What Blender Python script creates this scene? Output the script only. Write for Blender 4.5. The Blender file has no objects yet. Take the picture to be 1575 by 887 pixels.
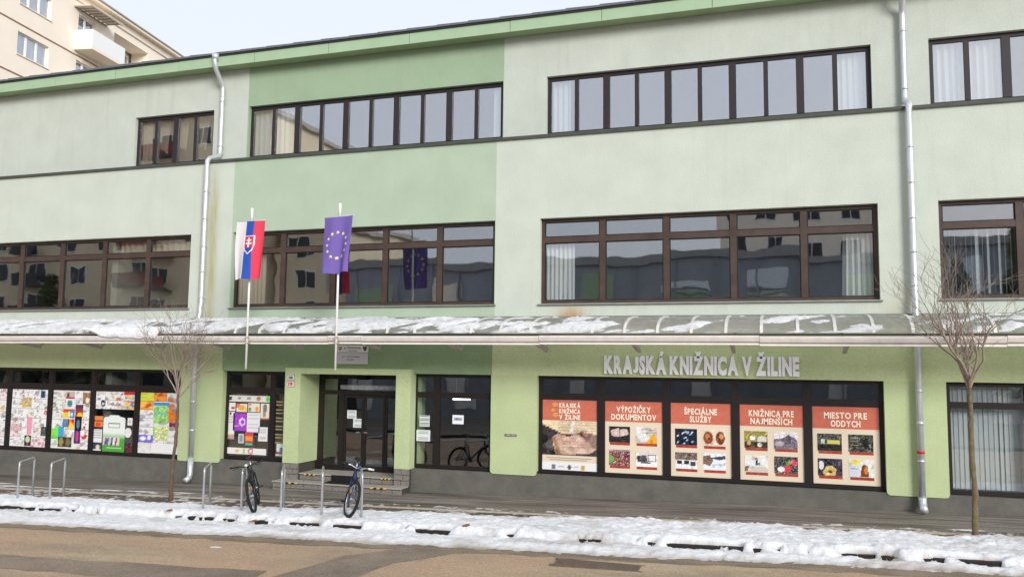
import bpy, math, random
import numpy as np
from mathutils import Vector, Matrix

random.seed(7)
RNG = np.random.default_rng(11)
scene = bpy.context.scene
COL = scene.collection
R = math.radians

# ------------------------------------------------------------------ camera, sky, sun, exposure
cam_d = bpy.data.cameras.new('camera')
cam = bpy.data.objects.new('camera', cam_d)
COL.objects.link(cam)
cam_d.sensor_width = 36.0
cam_d.lens = 1275.0 / 1575.0 * 36.0
cam_d.clip_end = 1000.0
cam_d.clip_start = 0.05
CAM_YAW, CAM_PITCH, CAM_ROLL = R(-18.077), R(5.2294), R(0.648)
cam.rotation_mode = 'XYZ'
fw = Vector((math.sin(CAM_YAW) * math.cos(CAM_PITCH), math.cos(CAM_YAW) * math.cos(CAM_PITCH), math.sin(CAM_PITCH)))
rt = Vector((math.cos(CAM_YAW), -math.sin(CAM_YAW), 0.0))
up = rt.cross(fw)
rt2 = rt * math.cos(CAM_ROLL) + up * math.sin(CAM_ROLL)
up2 = up * math.cos(CAM_ROLL) - rt * math.sin(CAM_ROLL)
m = Matrix((rt2, up2, -fw)).transposed().to_4x4()
m.translation = Vector((0.0, -17.5, 2.705))
cam.matrix_world = m
scene.camera = cam

SUN_EL, SUN_AZ = R(21), R(140)          # azimuth clockwise from +Y
world = bpy.data.worlds.new('World')
scene.world = world
world.use_nodes = True
wn = world.node_tree
bg = wn.nodes['Background']
sky = wn.nodes.new('ShaderNodeTexSky')
sky.sky_type = 'NISHITA'
sky.sun_disc = False
sky.sun_elevation = SUN_EL
sky.sun_rotation = SUN_AZ
sky.air_density = 1.0
sky.dust_density = 3.0
veil = wn.nodes.new('ShaderNodeMixRGB')
veil.inputs[0].default_value = 0.82
veil.inputs[2].default_value = (8.0, 8.45, 9.35, 1)      # thin high cloud veil over the blue
wn.links.new(sky.outputs[0], veil.inputs[1])
wn.links.new(veil.outputs[0], bg.inputs[0])
bg.inputs[1].default_value = 0.105

sun_d = bpy.data.lights.new('sun', 'SUN')
sun_d.energy = 2.5
sun_d.angle = R(22)
sun_d.color = (1.0, 0.985, 0.96)
sun = bpy.data.objects.new('sun', sun_d)
COL.objects.link(sun)
sdir = Vector((math.sin(SUN_AZ) * math.cos(SUN_EL), math.cos(SUN_AZ) * math.cos(SUN_EL), math.sin(SUN_EL)))
sun.rotation_euler = sdir.to_track_quat('Z', 'Y').to_euler()
sun.location = (0, -10, 30)

scene.view_settings.view_transform = 'Standard'
scene.view_settings.look = 'None'
scene.view_settings.gamma = 1.0
scene.view_settings.exposure = 0.24
scene.cycles.max_bounces = 10
scene.cycles.transparent_max_bounces = 24

# ------------------------------------------------------------------ helpers
def lin(c):
    return tuple(((x / 255.0) / 12.92 if x / 255.0 <= 0.04045 else ((x / 255.0 + 0.055) / 1.055) ** 2.4) for x in c)

def tag(o, label=None, cat=None, group=None, kind=None):
    if label: o['label'] = label
    if cat: o['category'] = cat
    if group: o['group'] = group
    if kind: o['kind'] = kind
    return o

def empty(name, loc=(0, 0, 0), rot=None):
    o = bpy.data.objects.new(name, None)
    COL.objects.link(o)
    o.empty_display_size = 0.2
    o.location = loc
    if rot: o.rotation_euler = rot
    return o

def thing(name, label, cat, loc=(0, 0, 0), group=None, rot=None):
    return tag(empty(name, loc, rot), label, cat, group)

def origin_of(p):
    o = Vector((0, 0, 0))
    while p is not None:
        o = o + Vector(p.location)
        p = p.parent
    return o

class MB:
    """collects faces; build() links them as one mesh object"""
    def __init__(self): self.v, self.f, self.s, self.c = [], [], [], None
    def add(self, vs, fs, smooth=False):
        b = len(self.v)
        self.v += [tuple(p) for p in vs]
        for f in fs:
            self.f.append(tuple(i + b for i in f)); self.s.append(smooth)
        return self
    def box(self, x0, x1, y0, y1, z0, z1):
        vs = [(x0,y0,z0),(x1,y0,z0),(x1,y1,z0),(x0,y1,z0),(x0,y0,z1),(x1,y0,z1),(x1,y1,z1),(x0,y1,z1)]
        return self.add(vs, [(0,3,2,1),(4,5,6,7),(0,1,5,4),(1,2,6,5),(2,3,7,6),(3,0,4,7)])
    def bevel_box(self, x0, x1, y0, y1, z0, z1, b=0.01, skew=None):
        """box with chamfered front/vertical/top edges (12 + bevel faces) via bmesh"""
        import bmesh
        bm = bmesh.new()
        bmesh.ops.create_cube(bm, size=1.0)
        for v in bm.verts:
            v.co = Vector(((x0+x1)/2 + v.co.x*(x1-x0), (y0+y1)/2 + v.co.y*(y1-y0), (z0+z1)/2 + v.co.z*(z1-z0)))
        bmesh.ops.bevel(bm, geom=bm.edges[:], offset=b, segments=1, affect='EDGES')
        bm.verts.index_update()
        vs = [v.co[:] for v in bm.verts]
        if skew: vs = [skew(p) for p in vs]
        fs = [tuple(v.index for v in f.verts) for f in bm.faces]
        bm.free()
        return self.add(vs, fs)
    def quad(self, a, b, c, d): return self.add([a, b, c, d], [(0, 1, 2, 3)])
    def prism(self, pts, y0, y1):
        """polygon of (x,z) points extruded along y"""
        n = len(pts)
        vs = [(x, y0, z) for x, z in pts] + [(x, y1, z) for x, z in pts]
        fs = [tuple(range(n)), tuple(range(2*n-1, n-1, -1))] + [(i, i+n, (i+1) % n + n, (i+1) % n) for i in range(n)]
        return self.add(vs, fs)
    def prism_x(self, pts, x0, x1):
        n = len(pts)
        vs = [(x0, y, z) for y, z in pts] + [(x1, y, z) for y, z in pts]
        fs = [tuple(range(n)), tuple(range(2*n-1, n-1, -1))] + [(i, i+n, (i+1) % n + n, (i+1) % n) for i in range(n)]
        return self.add(vs, fs)
    def tube(self, pts, rads, n=8, cap=True, smooth=True):
        pts = [Vector(p) for p in pts]
        if not hasattr(rads, '__len__'): rads = [rads] * len(pts)
        t0 = (pts[1] - pts[0]).normalized()
        nrm = t0.orthogonal().normalized()
        vs, fs = [], []
        for i, p in enumerate(pts):
            if i == 0: t = (pts[1] - pts[0])
            elif i == len(pts) - 1: t = (pts[-1] - pts[-2])
            else: t = (pts[i+1] - pts[i]).normalized() + (pts[i] - pts[i-1]).normalized()
            t = t.normalized() if t.length > 1e-9 else t0
            nrm = (nrm - t * nrm.dot(t))
            nrm = nrm.normalized() if nrm.length > 1e-6 else t.orthogonal().normalized()
            bn = t.cross(nrm)
            for k in range(n):
                a = 2 * math.pi * k / n
                vs.append(p + (nrm * math.cos(a) + bn * math.sin(a)) * rads[i])
        for i in range(len(pts) - 1):
            for k in range(n):
                k2 = (k + 1) % n
                fs.append((i*n+k, i*n+k2, (i+1)*n+k2, (i+1)*n+k))
        if cap:
            fs.append(tuple(range(n-1, -1, -1)))
            fs.append(tuple((len(pts)-1)*n + k for k in range(n)))
        return self.add(vs, fs, smooth)
    def torus(self, c, axis, Rr, r, n=36, k=8):
        c = Vector(c); axis = Vector(axis).normalized()
        u = axis.orthogonal().normalized(); w = axis.cross(u)
        vs, fs = [], []
        for i in range(n):
            a = 2*math.pi*i/n
            d = u*math.cos(a) + w*math.sin(a)
            for j in range(k):
                b = 2*math.pi*j/k
                vs.append(c + d*(Rr + r*math.cos(b)) + axis*(r*math.sin(b)))
        for i in range(n):
            for j in range(k):
                fs.append((i*k+j, ((i+1) % n)*k+j, ((i+1) % n)*k+(j+1) % k, i*k+(j+1) % k))
        return self.add(vs, fs, True)
    def xform(self, M, start=0):
        for i in range(start, len(self.v)):
            self.v[i] = tuple(M @ Vector(self.v[i]))
        return self
    def build(self, name, mat, parent=None, local=False, mesh_only=False):
        me = bpy.data.meshes.new(name)
        off = Vector((0, 0, 0)) if (local or parent is None) else origin_of(parent)
        me.from_pydata([tuple(Vector(p) - off) for p in self.v], [], self.f)
        me.polygons.foreach_set('use_smooth', self.s)
        if mat: me.materials.append(mat)
        me.update()
        if mesh_only: return me
        o = bpy.data.objects.new(name, me)
        COL.objects.link(o)
        if parent: o.parent = parent
        return o

def link_mesh(name, me, parent=None, loc=(0, 0, 0)):
    o = bpy.data.objects.new(name, me)
    COL.objects.link(o)
    o.location = loc
    if parent: o.parent = parent
    return o

def hsh(ix, iy, s=0):
    h = (ix.astype(np.int64) * 374761393 + iy.astype(np.int64) * 668265263 + s * 974634777) & 0x7fffffff
    h = ((h ^ (h >> 13)) * 1274126177) & 0x7fffffff
    return ((h ^ (h >> 16)) & 0xffff) / 65535.0

def vnoise(x, y, s=0):
    ix, iy = np.floor(x), np.floor(y)
    fx, fy = x - ix, y - iy
    fx = fx*fx*(3-2*fx); fy = fy*fy*(3-2*fy)
    a = hsh(ix, iy, s); b = hsh(ix+1, iy, s); c = hsh(ix, iy+1, s); d = hsh(ix+1, iy+1, s)
    return (a*(1-fx)+b*fx)*(1-fy) + (c*(1-fx)+d*fx)*fy

def fbm(x, y, s=0, o=4):
    t = 0; a = 0.5
    for i in range(o):
        t = t + a*vnoise(x*2**i, y*2**i, s+i*17); a *= 0.5
    return t

# ------------------------------------------------------------------ materials
def new_mat(name):
    mt = bpy.data.materials.new(name)
    mt.use_nodes = True
    nt = mt.node_tree
    return mt, nt, nt.nodes['Principled BSDF']

def mat(name, rgb, rough=0.7, var=0.10, scale=6.0, bump=0.0, bscale=60.0, metal=0.0, spec=0.35, rgb2=None, stretch=(1, 1, 1), detail=5):
    """colour mottled by noise + fine bump"""
    mt, nt, b = new_mat(name)
    c = lin(rgb)
    tc = nt.nodes.new('ShaderNodeTexCoord')
    mp = nt.nodes.new('ShaderNodeMapping')
    mp.inputs['Scale'].default_value = stretch
    nt.links.new(tc.outputs['Object'], mp.inputs[0])
    n = nt.nodes.new('ShaderNodeTexNoise')
    n.inputs['Scale'].default_value = scale
    n.inputs['Detail'].default_value = detail
    n.inputs['Roughness'].default_value = 0.65
    nt.links.new(mp.outputs[0], n.inputs['Vector'])
    r = nt.nodes.new('ShaderNodeValToRGB')
    lo = tuple(x*(1-var) for x in c) if rgb2 is None else lin(rgb2)
    hi = tuple(min(1, x*(1+var)) for x in c) if rgb2 is None else c
    r.color_ramp.elements[0].position = 0.3
    r.color_ramp.elements[1].position = 0.7
    r.color_ramp.elements[0].color = (*lo, 1)
    r.color_ramp.elements[1].color = (*hi, 1)
    nt.links.new(n.outputs[0], r.inputs[0])
    nt.links.new(r.outputs[0], b.inputs['Base Color'])
    b.inputs['Roughness'].default_value = rough
    b.inputs['Metallic'].default_value = metal
    b.inputs['Specular IOR Level'].default_value = spec
    if bump > 0:
        n2 = nt.nodes.new('ShaderNodeTexNoise')
        n2.inputs['Scale'].default_value = bscale
        n2.inputs['Detail'].default_value = 4
        nt.links.new(mp.outputs[0], n2.inputs['Vector'])
        bp = nt.nodes.new('ShaderNodeBump')
        bp.inputs['Strength'].default_value = bump
        bp.inputs['Distance'].default_value = 0.02
        nt.links.new(n2.outputs[0], bp.inputs['Height'])
        nt.links.new(bp.outputs[0], b.inputs['Normal'])
    return mt

def stucco(name, rgb, dirt=(120, 118, 96), amount=0.35, rust=False):
    mt, nt, b = new_mat(name)
    L = nt.links.new
    tc = nt.nodes.new('ShaderNodeTexCoord')
    c = lin(rgb)
    def noise(scale, st, detail=5):
        mp = nt.nodes.new('ShaderNodeMapping'); mp.inputs['Scale'].default_value = st
        L(tc.outputs['Object'], mp.inputs[0])
        n = nt.nodes.new('ShaderNodeTexNoise'); n.inputs['Scale'].default_value = scale; n.inputs['Detail'].default_value = detail
        n.inputs['Roughness'].default_value = 0.6
        L(mp.outputs[0], n.inputs['Vector'])
        return n.outputs[0]
    def ramp(x, p0, p1, c0, c1):
        r = nt.nodes.new('ShaderNodeValToRGB')
        r.color_ramp.elements[0].position = p0; r.color_ramp.elements[1].position = p1
        r.color_ramp.elements[0].color = (*c0, 1); r.color_ramp.elements[1].color = (*c1, 1)
        L(x, r.inputs[0]); return r.outputs[0]
    def mix(f, a, bb):
        mx = nt.nodes.new('ShaderNodeMixRGB')
        if isinstance(f, float): mx.inputs[0].default_value = f
        else: L(f, mx.inputs[0])
        for i, q in ((1, a), (2, bb)):
            if isinstance(q, tuple): mx.inputs[i].default_value = (*q, 1)
            else: L(q, mx.inputs[i])
        return mx.outputs[0]
    base = ramp(noise(1.3, (1, 1, 1)), 0.3, 0.7, tuple(x*0.94 for x in c), tuple(min(1, x*1.05) for x in c))
    grain = ramp(noise(38, (1, 1, 1.6), 3), 0.35, 0.65, (0.86,)*3, (1.03,)*3)
    mx = nt.nodes.new('ShaderNodeMixRGB'); mx.blend_type = 'MULTIPLY'; mx.inputs[0].default_value = 1.0
    L(base, mx.inputs[1]); L(grain, mx.inputs[2])
    streak = ramp(noise(1.0, (5.0, 5.0, 0.35), 6), 0.56, 0.80, (0,)*3, (amount,)*3)
    col = mix(streak, mx.outputs[0], lin(dirt))
    if rust:
        sep = nt.nodes.new('ShaderNodeSeparateXYZ'); L(tc.outputs['Object'], sep.inputs[0])
        def gauss(x0, w, z0, z1, strength, colr, col):
            def M(op, a, bq=None):
                n = nt.nodes.new('ShaderNodeMath'); n.operation = op
                for i, q in enumerate((a, bq)):
                    if q is None: continue
                    if isinstance(q, (int, float)): n.inputs[i].default_value = q
                    else: L(q, n.inputs[i])
                return n.outputs[0]
            d = M('DIVIDE', M('SUBTRACT', sep.outputs[0], x0), w)
            g = M('POWER', 2.718, M('MULTIPLY', M('MULTIPLY', d, d), -1.0))
            mr = nt.nodes.new('ShaderNodeMapRange'); mr.inputs[1].default_value = z0; mr.inputs[2].default_value = z1
            L(sep.outputs[2], mr.inputs[0])
            nn = noise(2.2, (6, 1, 0.7), 5)
            f = M('MULTIPLY', M('MULTIPLY', g, mr.outputs[0]), M('MULTIPLY', nn, strength))
            f = M('MINIMUM', f, 0.85)
            return mix(f, col, lin(colr))
        col = gauss(-14.02, 0.085, 7.9, 6.9, 1.5, (140, 100, 66), col)
        col = gauss(-13.74, 0.14, 8.0, 6.6, 1.15, (156, 142, 84), col)
        col = gauss(-4.35, 0.32, 4.05, 3.82, 1.3, (176, 120, 52), col)
        col = gauss(2.1, 0.25, 4.4, 3.8, 0.6, (160, 140, 80), col)
    L(col, b.inputs['Base Color'])
    b.inputs['Roughness'].default_value = 0.9
    b.inputs['Specular IOR Level'].default_value = 0.15
    bp = nt.nodes.new('ShaderNodeBump'); bp.inputs['Strength'].default_value = 0.35; bp.inputs['Distance'].default_value = 0.01
    L(noise(55, (1, 1, 1), 4), bp.inputs['Height'])
    L(bp.outputs[0], b.inputs['Normal'])
    return mt

def glass(name, k, tint=(0.93, 0.96, 0.96), wave=0.25, wscale=1.6):
    """window glass: clear pane with a coated, slightly wavy reflection"""
    mt, nt, b = new_mat(name)
    nt.nodes.remove(b)
    out = nt.nodes['Material Output']
    L = nt.links.new
    tr = nt.nodes.new('ShaderNodeBsdfTransparent'); tr.inputs[0].default_value = (*tint, 1)
    gl = nt.nodes.new('ShaderNodeBsdfGlossy'); gl.inputs['Roughness'].default_value = 0.015
    gl.inputs[0].default_value = (0.97, 0.97, 1.0, 1)
    lw = nt.nodes.new('ShaderNodeLayerWeight'); lw.inputs[0].default_value = 0.5
    pw = nt.nodes.new('ShaderNodeMath'); pw.operation = 'POWER'; pw.inputs[1].default_value = 4.0      # Schlick, same from both sides of the pane
    L(lw.outputs['Facing'], pw.inputs[0])
    ma = nt.nodes.new('ShaderNodeMath'); ma.operation = 'MULTIPLY_ADD'; ma.inputs[1].default_value = 1-k; ma.inputs[2].default_value = k; ma.use_clamp = True
    L(pw.outputs[0], ma.inputs[0])
    tc = nt.nodes.new('ShaderNodeTexCoord')
    n = nt.nodes.new('ShaderNodeTexNoise'); n.inputs['Scale'].default_value = wscale; n.inputs['Detail'].default_value = 1.0
    L(tc.outputs['Object'], n.inputs['Vector'])
    bp = nt.nodes.new('ShaderNodeBump'); bp.inputs['Strength'].default_value = wave; bp.inputs['Distance'].default_value = 0.012
    L(n.outputs[0], bp.inputs['Height'])
    L(bp.outputs[0], gl.inputs['Normal'])
    ms = nt.nodes.new('ShaderNodeMixShader')
    L(ma.outputs[0], ms.inputs[0]); L(tr.outputs[0], ms.inputs[1]); L(gl.outputs[0], ms.inputs[2])
    L(ms.outputs[0], out.inputs[0])
    return mt

def print_mat(name, rough=0.55):
    mt, nt, b = new_mat(name)
    at = nt.nodes.new('ShaderNodeAttribute'); at.attribute_name = 'ink'
    nt.links.new(at.outputs[0], b.inputs['Base Color'])
    b.inputs['Roughness'].default_value = rough
    b.inputs['Specular IOR Level'].default_value = 0.2
    return mt

M = {}
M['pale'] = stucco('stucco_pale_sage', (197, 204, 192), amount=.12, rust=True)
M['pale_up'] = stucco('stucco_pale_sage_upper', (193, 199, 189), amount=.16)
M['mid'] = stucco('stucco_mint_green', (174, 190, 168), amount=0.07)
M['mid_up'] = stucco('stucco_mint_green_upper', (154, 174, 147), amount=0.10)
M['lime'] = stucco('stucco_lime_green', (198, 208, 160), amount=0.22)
M['lime_pier'] = stucco('stucco_lime_pier', (187, 200, 154), amount=0.1)
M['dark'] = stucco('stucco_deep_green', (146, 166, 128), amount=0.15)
M['plinth'] = mat('plinth_render', (108, 106, 98), 0.9, 0.16, 3.0, 0.4, 40, rgb2=(90, 89, 84))
M['fascia'] = mat('fascia_paint', (158, 182, 150), 0.6, 0.05, 2.0)
M['soffit'] = mat('soffit_paint', (150, 172, 132), 0.8, 0.1, 2.0)
M['roofsheet'] = mat('roof_sheet', (96, 98, 104), 0.6, 0.22, 9.0, 0.3, 30)
M['roofdark'] = mat('roof_edge_dark', (48, 48, 50), 0.6, 0.1)
M['zinc'] = mat('galvanised_steel', (205, 208, 212), 0.38, 0.08, 9.0, metal=0.55)
M['flash'] = mat('sheet_metal_flashing', (128, 132, 128), 0.5, 0.2, 4.0, 0.2, 8, metal=0.3)
M['flash_dark'] = mat('ledge_flashing', (70, 74, 68), 0.6, 0.2, 4.0)
M['frame_top'] = mat('frame_plum_black', (44, 37, 39), 0.5, 0.12, 12)
M['frame_mid'] = mat('frame_brown_wood', (72, 57, 51), 0.5, 0.25, 4.0, stretch=(1, 1, 1))
M['frame_low'] = mat('frame_dark_brown', (34, 28, 27), 0.45, 0.15, 6.0)
M['glass_top'] = glass('glass_top_floor', 0.34, wave=0.08)
M['glass_mid'] = glass('glass_middle_floor', 0.21, wave=0.14)
M['glass_low'] = glass('glass_ground_floor', 0.10, wave=0.12)
M['glass_far'] = glass('glass_far_building', 0.25, wave=0.1)
M['inside'] = mat('interior_plaster', (150, 146, 138), 0.9, 0.1)
M['inside_floor'] = mat('interior_floor', (110, 100, 90), 0.8, 0.1)
M['curtain'] = mat('curtain_cloth', (226, 224, 220), 0.9, 0.05, 8)
M['curtain_beige'] = mat('curtain_cloth_beige', (200, 180, 160), 0.9, 0.05, 8)
M['slat'] = mat('blind_slat_cloth', (190, 190, 190), 0.85, 0.06, 8)
M['asphalt'] = None
M['snow'] = None
M['white_paint'] = mat('white_pole_paint', (232, 230, 226), 0.4, 0.04)
M['steel_pink'] = mat('gutter_weathered', (206, 196, 190), 0.6, 0.10, 5.0)
M['white_trim'] = mat('gutter_white_lip', (226, 224, 216), 0.6, 0.06, 5.0)
M['bracket'] = mat('bracket_weathered', (178, 168, 158), 0.7, 0.2, 8.0)
M['ribs'] = mat('canopy_rib_metal', (214, 211, 206), 0.5, 0.15, 9.0, metal=0.2)
M['canopy_glass'] = None
M['rack'] = mat('rack_steel', (188, 190, 192), 0.35, 0.1, 12, metal=0.6)
M['rubber'] = mat('tyre_rubber', (34, 33, 34), 0.8, 0.15, 20)
M['black_part'] = mat('black_bike_part', (26, 26, 28), 0.45, 0.1)
M['alloy'] = mat('bike_alloy', (190, 192, 196), 0.3, 0.05, metal=0.8)
M['bark'] = mat('bark', (118, 100, 82), 0.9, 0.3, 14, 0.6, 40, rgb2=(82, 66, 54))
M['bark_moss'] = mat('bark_mossy', (124, 113, 92), 0.9, 0.3, 12, 0.6, 40, rgb2=(92, 76, 52))
M['twig'] = mat('twig', (146, 130, 118), 0.85, 0.2, 10)
M['granite'] = mat('granite_block', (142, 136, 130), 0.85, 0.25, 30, 0.5, 50, rgb2=(104, 98, 94))
M['granite_light'] = mat('granite_slab', (160, 154, 146), 0.8, 0.2, 30, 0.3, 50)
M['mortar'] = mat('dark_mortar', (70, 66, 62), 0.95, 0.1)
M['yellow'] = mat('warning_yellow', (212, 174, 62), 0.6, 0.05)
M['black'] = mat('matt_black', (22, 22, 22), 0.8, 0.1)
M['kerb'] = mat('kerb_stone', (46, 40, 36), 0.9, 0.25, 12, 0.5, 30)
M['edging'] = mat('edging_stone', (172, 162, 148), 0.9, 0.2, 7, 0.3, 30)
M['sign_metal'] = mat('brushed_sign_metal', (246, 245, 246), 0.6, 0.03, 14)
M['print'] = print_mat('printed_sheet')
M['cloth'] = print_mat('flag_cloth', 0.85)
M['red_glossy'] = mat('red_sticker', (196, 40, 38), 0.4, 0.03)
M['apt_wall'] = mat('cream_render', (242, 230, 213), 0.9, 0.04, 0.5)
M['apt_trim'] = mat('cream_trim', (240, 227, 208), 0.9, 0.05, 0.8)
M['apt_brown'] = mat('brown_reveal', (150, 118, 92), 0.9, 0.1)
M['apt_white'] = mat('white_upvc', (236, 236, 234), 0.5, 0.02)
M['apt_roof'] = mat('apartment_roof_tile', (176, 166, 158), 0.8, 0.15, 10)
M['opp_beige'] = mat('opposite_beige_render', (226, 211, 182), 0.9, 0.06, 0.5)
M['opp_red'] = mat('opposite_red_balcony', (118, 62, 60), 0.8, 0.1)
M['opp_dark'] = mat('opposite_window_dark', (52, 54, 58), 0.35, 0.1)
M['office'] = mat('office_cladding', (150, 156, 166), 0.5, 0.12, 0.8)
M['office_trim'] = mat('office_parapet', (150, 152, 154), 0.6, 0.05)

# ------------------------------------------------------------------ ground shape
S, CY = 0.0202, 0.012
def gz(x, y): return S * x + CY * (min(y, 0.3) + 0.12)
KERB_Y, DROP = -4.05, 0.085
def rz(x, y): return gz(x, y) - DROP

def slope_sheet(name, x0, x1, y0, y1, zf, mt, kind='structure', nx=1, ny=1, dz=0.0):
    b = MB()
    xs = np.linspace(x0, x1, nx+1); ys = np.linspace(y0, y1, ny+1)
    vs = [(x, y, zf(x, y)+dz) for y in ys for x in xs]
    fs = [(j*(nx+1)+i, j*(nx+1)+i+1, (j+1)*(nx+1)+i+1, (j+1)*(nx+1)+i) for j in range(ny) for i in range(nx)]
    b.add(vs, fs)
    o = b.build(name, mt)
    if kind: o['kind'] = kind
    return o

def asphalt(name, c1, c2, grit=(205, 190, 165), grit_amt=0.5, rough=0.75, stretch=(1, 1, 1), blot=0.5, streaks=0.0, c3=None):
    mt, nt, b = new_mat(name)
    L = nt.links.new
    tc = nt.nodes.new('ShaderNodeTexCoord')
    def noise(scale, st=(1, 1, 1), detail=5, rg=0.6):
        mp = nt.nodes.new('ShaderNodeMapping'); mp.inputs['Scale'].default_value = st
        L(tc.outputs['Object'], mp.inputs[0])
        n = nt.nodes.new('ShaderNodeTexNoise'); n.inputs['Scale'].default_value = scale
        n.inputs['Detail'].default_value = detail; n.inputs['Roughness'].default_value = rg
        L(mp.outputs[0], n.inputs['Vector']); return n.outputs[0]
    def ramp(x, p0, p1, a, bb):
        r = nt.nodes.new('ShaderNodeValToRGB')
        r.color_ramp.elements[0].position = p0; r.color_ramp.elements[1].position = p1
        r.color_ramp.elements[0].color = (*a, 1); r.color_ramp.elements[1].color = (*bb, 1)
        L(x, r.inputs[0]); return r.outputs[0]
    def mix(f, a, bb, mode='MIX'):
        mx = nt.nodes.new('ShaderNodeMixRGB'); mx.blend_type = mode
        if isinstance(f, float): mx.inputs[0].default_value = f
        else: L(f, mx.inputs[0])
        for i, q in ((1, a), (2, bb)):
            if isinstance(q, tuple): mx.inputs[i].default_value = (*q, 1)
            else: L(q, mx.inputs[i])
        return mx.outputs[0]
    base = ramp(noise(blot, stretch, 6, 0.65), 0.38, 0.62, lin(c2), lin(c1))
    if c3:
        base = mix(ramp(noise(0.16, (1, 1.4, 1), 4), 0.42, 0.6, (0,)*3, (1,)*3), base, lin(c3))
    if streaks:
        base = mix(ramp(noise(1.0, (0.35, 9, 1), 6), 0.45, 0.66, (0,)*3, (streaks,)*3), base, lin((70, 65, 61)))
        base = mix(ramp(noise(1.7, (0.3, 12, 1), 6), 0.60, 0.74, (0,)*3, (streaks*0.8,)*3), base, lin((178, 170, 160)))
    fine = ramp(noise(30, (1, 1, 1), 4, 0.75), 0.3, 0.7, (0.62,)*3, (1.22,)*3)
    base = mix(1.0, base, fine, 'MULTIPLY')
    gr = ramp(noise(60, (1, 1, 1), 2, 0.5), 0.62, 0.70, (0,)*3, (grit_amt,)*3)
    base = mix(gr, base, lin(grit))
    L(base, b.inputs['Base Color'])
    b.inputs['Roughness'].default_value = rough
    b.inputs['Specular IOR Level'].default_value = 0.3
    bp = nt.nodes.new('ShaderNodeBump'); bp.inputs['Strength'].default_value = 0.6; bp.inputs['Distance'].default_value = 0.012
    L(noise(60, (1, 1, 1), 4), bp.inputs['Height']); L(bp.outputs[0], b.inputs['Normal'])
    return mt

M['road'] = asphalt('salted_asphalt', (182, 162, 134), (154, 137, 115), c3=(186, 155, 128), blot=1.4, stretch=(0.5, 1.2, 1))
M['patch'] = asphalt('dark_asphalt_patch', (146, 131, 114), (124, 111, 98), grit_amt=0.35, blot=1.2)
M['pavement'] = asphalt('wet_pavement', (150, 141, 131), (116, 108, 101), grit_amt=0.12, streaks=0.95, blot=1.0, rough=0.6, stretch=(0.4, 2, 1))
M['strip'] = asphalt('brown_pavement_strip', (112, 100, 90), (90, 80, 72), grit_amt=0.2, streaks=0.4)
M['land'] = asphalt('far_ground', (120, 114, 106), (100, 96, 90), grit_amt=0.1)

def snow_mat(name, dirt_amt=0.35):
    mt, nt, b = new_mat(name)
    L = nt.links.new
    tc = nt.nodes.new('ShaderNodeTexCoord')
    n = nt.nodes.new('ShaderNodeTexNoise'); n.inputs['Scale'].default_value = 7; n.inputs['Detail'].default_value = 7; n.inputs['Roughness'].default_value = 0.7
    L(tc.outputs['Object'], n.inputs['Vector'])
    r = nt.nodes.new('ShaderNodeValToRGB')
    r.color_ramp.elements[0].position = 0.47; r.color_ramp.elements[1].position = 0.72
    r.color_ramp.elements[0].color = (0.80, 0.81, 0.83, 1)
    d = lin((176, 166, 156)); k = dirt_amt
    r.color_ramp.elements[1].color = (0.80*(1-k)+d[0]*k, 0.81*(1-k)+d[1]*k, 0.83*(1-k)+d[2]*k, 1)
    L(n.outputs[0], r.inputs[0])
    at = nt.nodes.new('ShaderNodeAttribute'); at.attribute_name = 'dirt'
    md = nt.nodes.new('ShaderNodeMixRGB'); md.inputs[2].default_value = (*lin((158, 146, 132)), 1)
    L(at.outputs['Fac'], md.inputs[0]); L(r.outputs[0], md.inputs[1]); L(md.outputs[0], b.inputs['Base Color'])
    b.inputs['Roughness'].default_value = 0.65
    b.inputs['Specular IOR Level'].default_value = 0.25
    b.inputs['Subsurface Weight'].default_value = 0.0
    n2 = nt.nodes.new('ShaderNodeTexNoise'); n2.inputs['Scale'].default_value = 22; n2.inputs['Detail'].default_value = 6; n2.inputs['Roughness'].default_value = 0.7
    L(tc.outputs['Object'], n2.inputs['Vector'])
    bp = nt.nodes.new('ShaderNodeBump'); bp.inputs['Strength'].default_value = 0.8; bp.inputs['Distance'].default_value = 0.03
    L(n2.outputs[0], bp.inputs['Height']); L(bp.outputs[0], b.inputs['Normal'])
    return mt
M['snow'] = snow_mat('trodden_snow', 0.4)
M['snow_thin'] = snow_mat('thin_old_snow', 0.75)
def let_through(mt, f):
    nt = mt.node_tree; b = nt.nodes['Principled BSDF']; out = nt.nodes['Material Output']
    tl = nt.nodes.new('ShaderNodeBsdfTranslucent'); tl.inputs[0].default_value = (.9, .92, .95, 1)
    ms = nt.nodes.new('ShaderNodeMixShader'); ms.inputs[0].default_value = f
    nt.links.new(b.outputs[0], ms.inputs[1]); nt.links.new(tl.outputs[0], ms.inputs[2]); nt.links.new(ms.outputs[0], out.inputs[0])
let_through(M['snow_thin'], .22)

# ------------------------------------------------------------------ setting
slope_sheet('ground', -260, 220, -260, 220, lambda x, y: gz(x, y) - 0.22, M['land'])
slope_sheet('road', -90, 70, -15.0, KERB_Y + 0.05, rz, M['road'])
slope_sheet('pavement', -60, 40, -2.06, 0.25, gz, M['pavement'])
slope_sheet('verge_strip', -60, 40, -3.86, -2.16, gz, M['strip'])
slope_sheet('far_pavement', -90, 70, -29.0, -15.15, lambda x, y: gz(x, y) + 0.03, M['pavement'])

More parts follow.
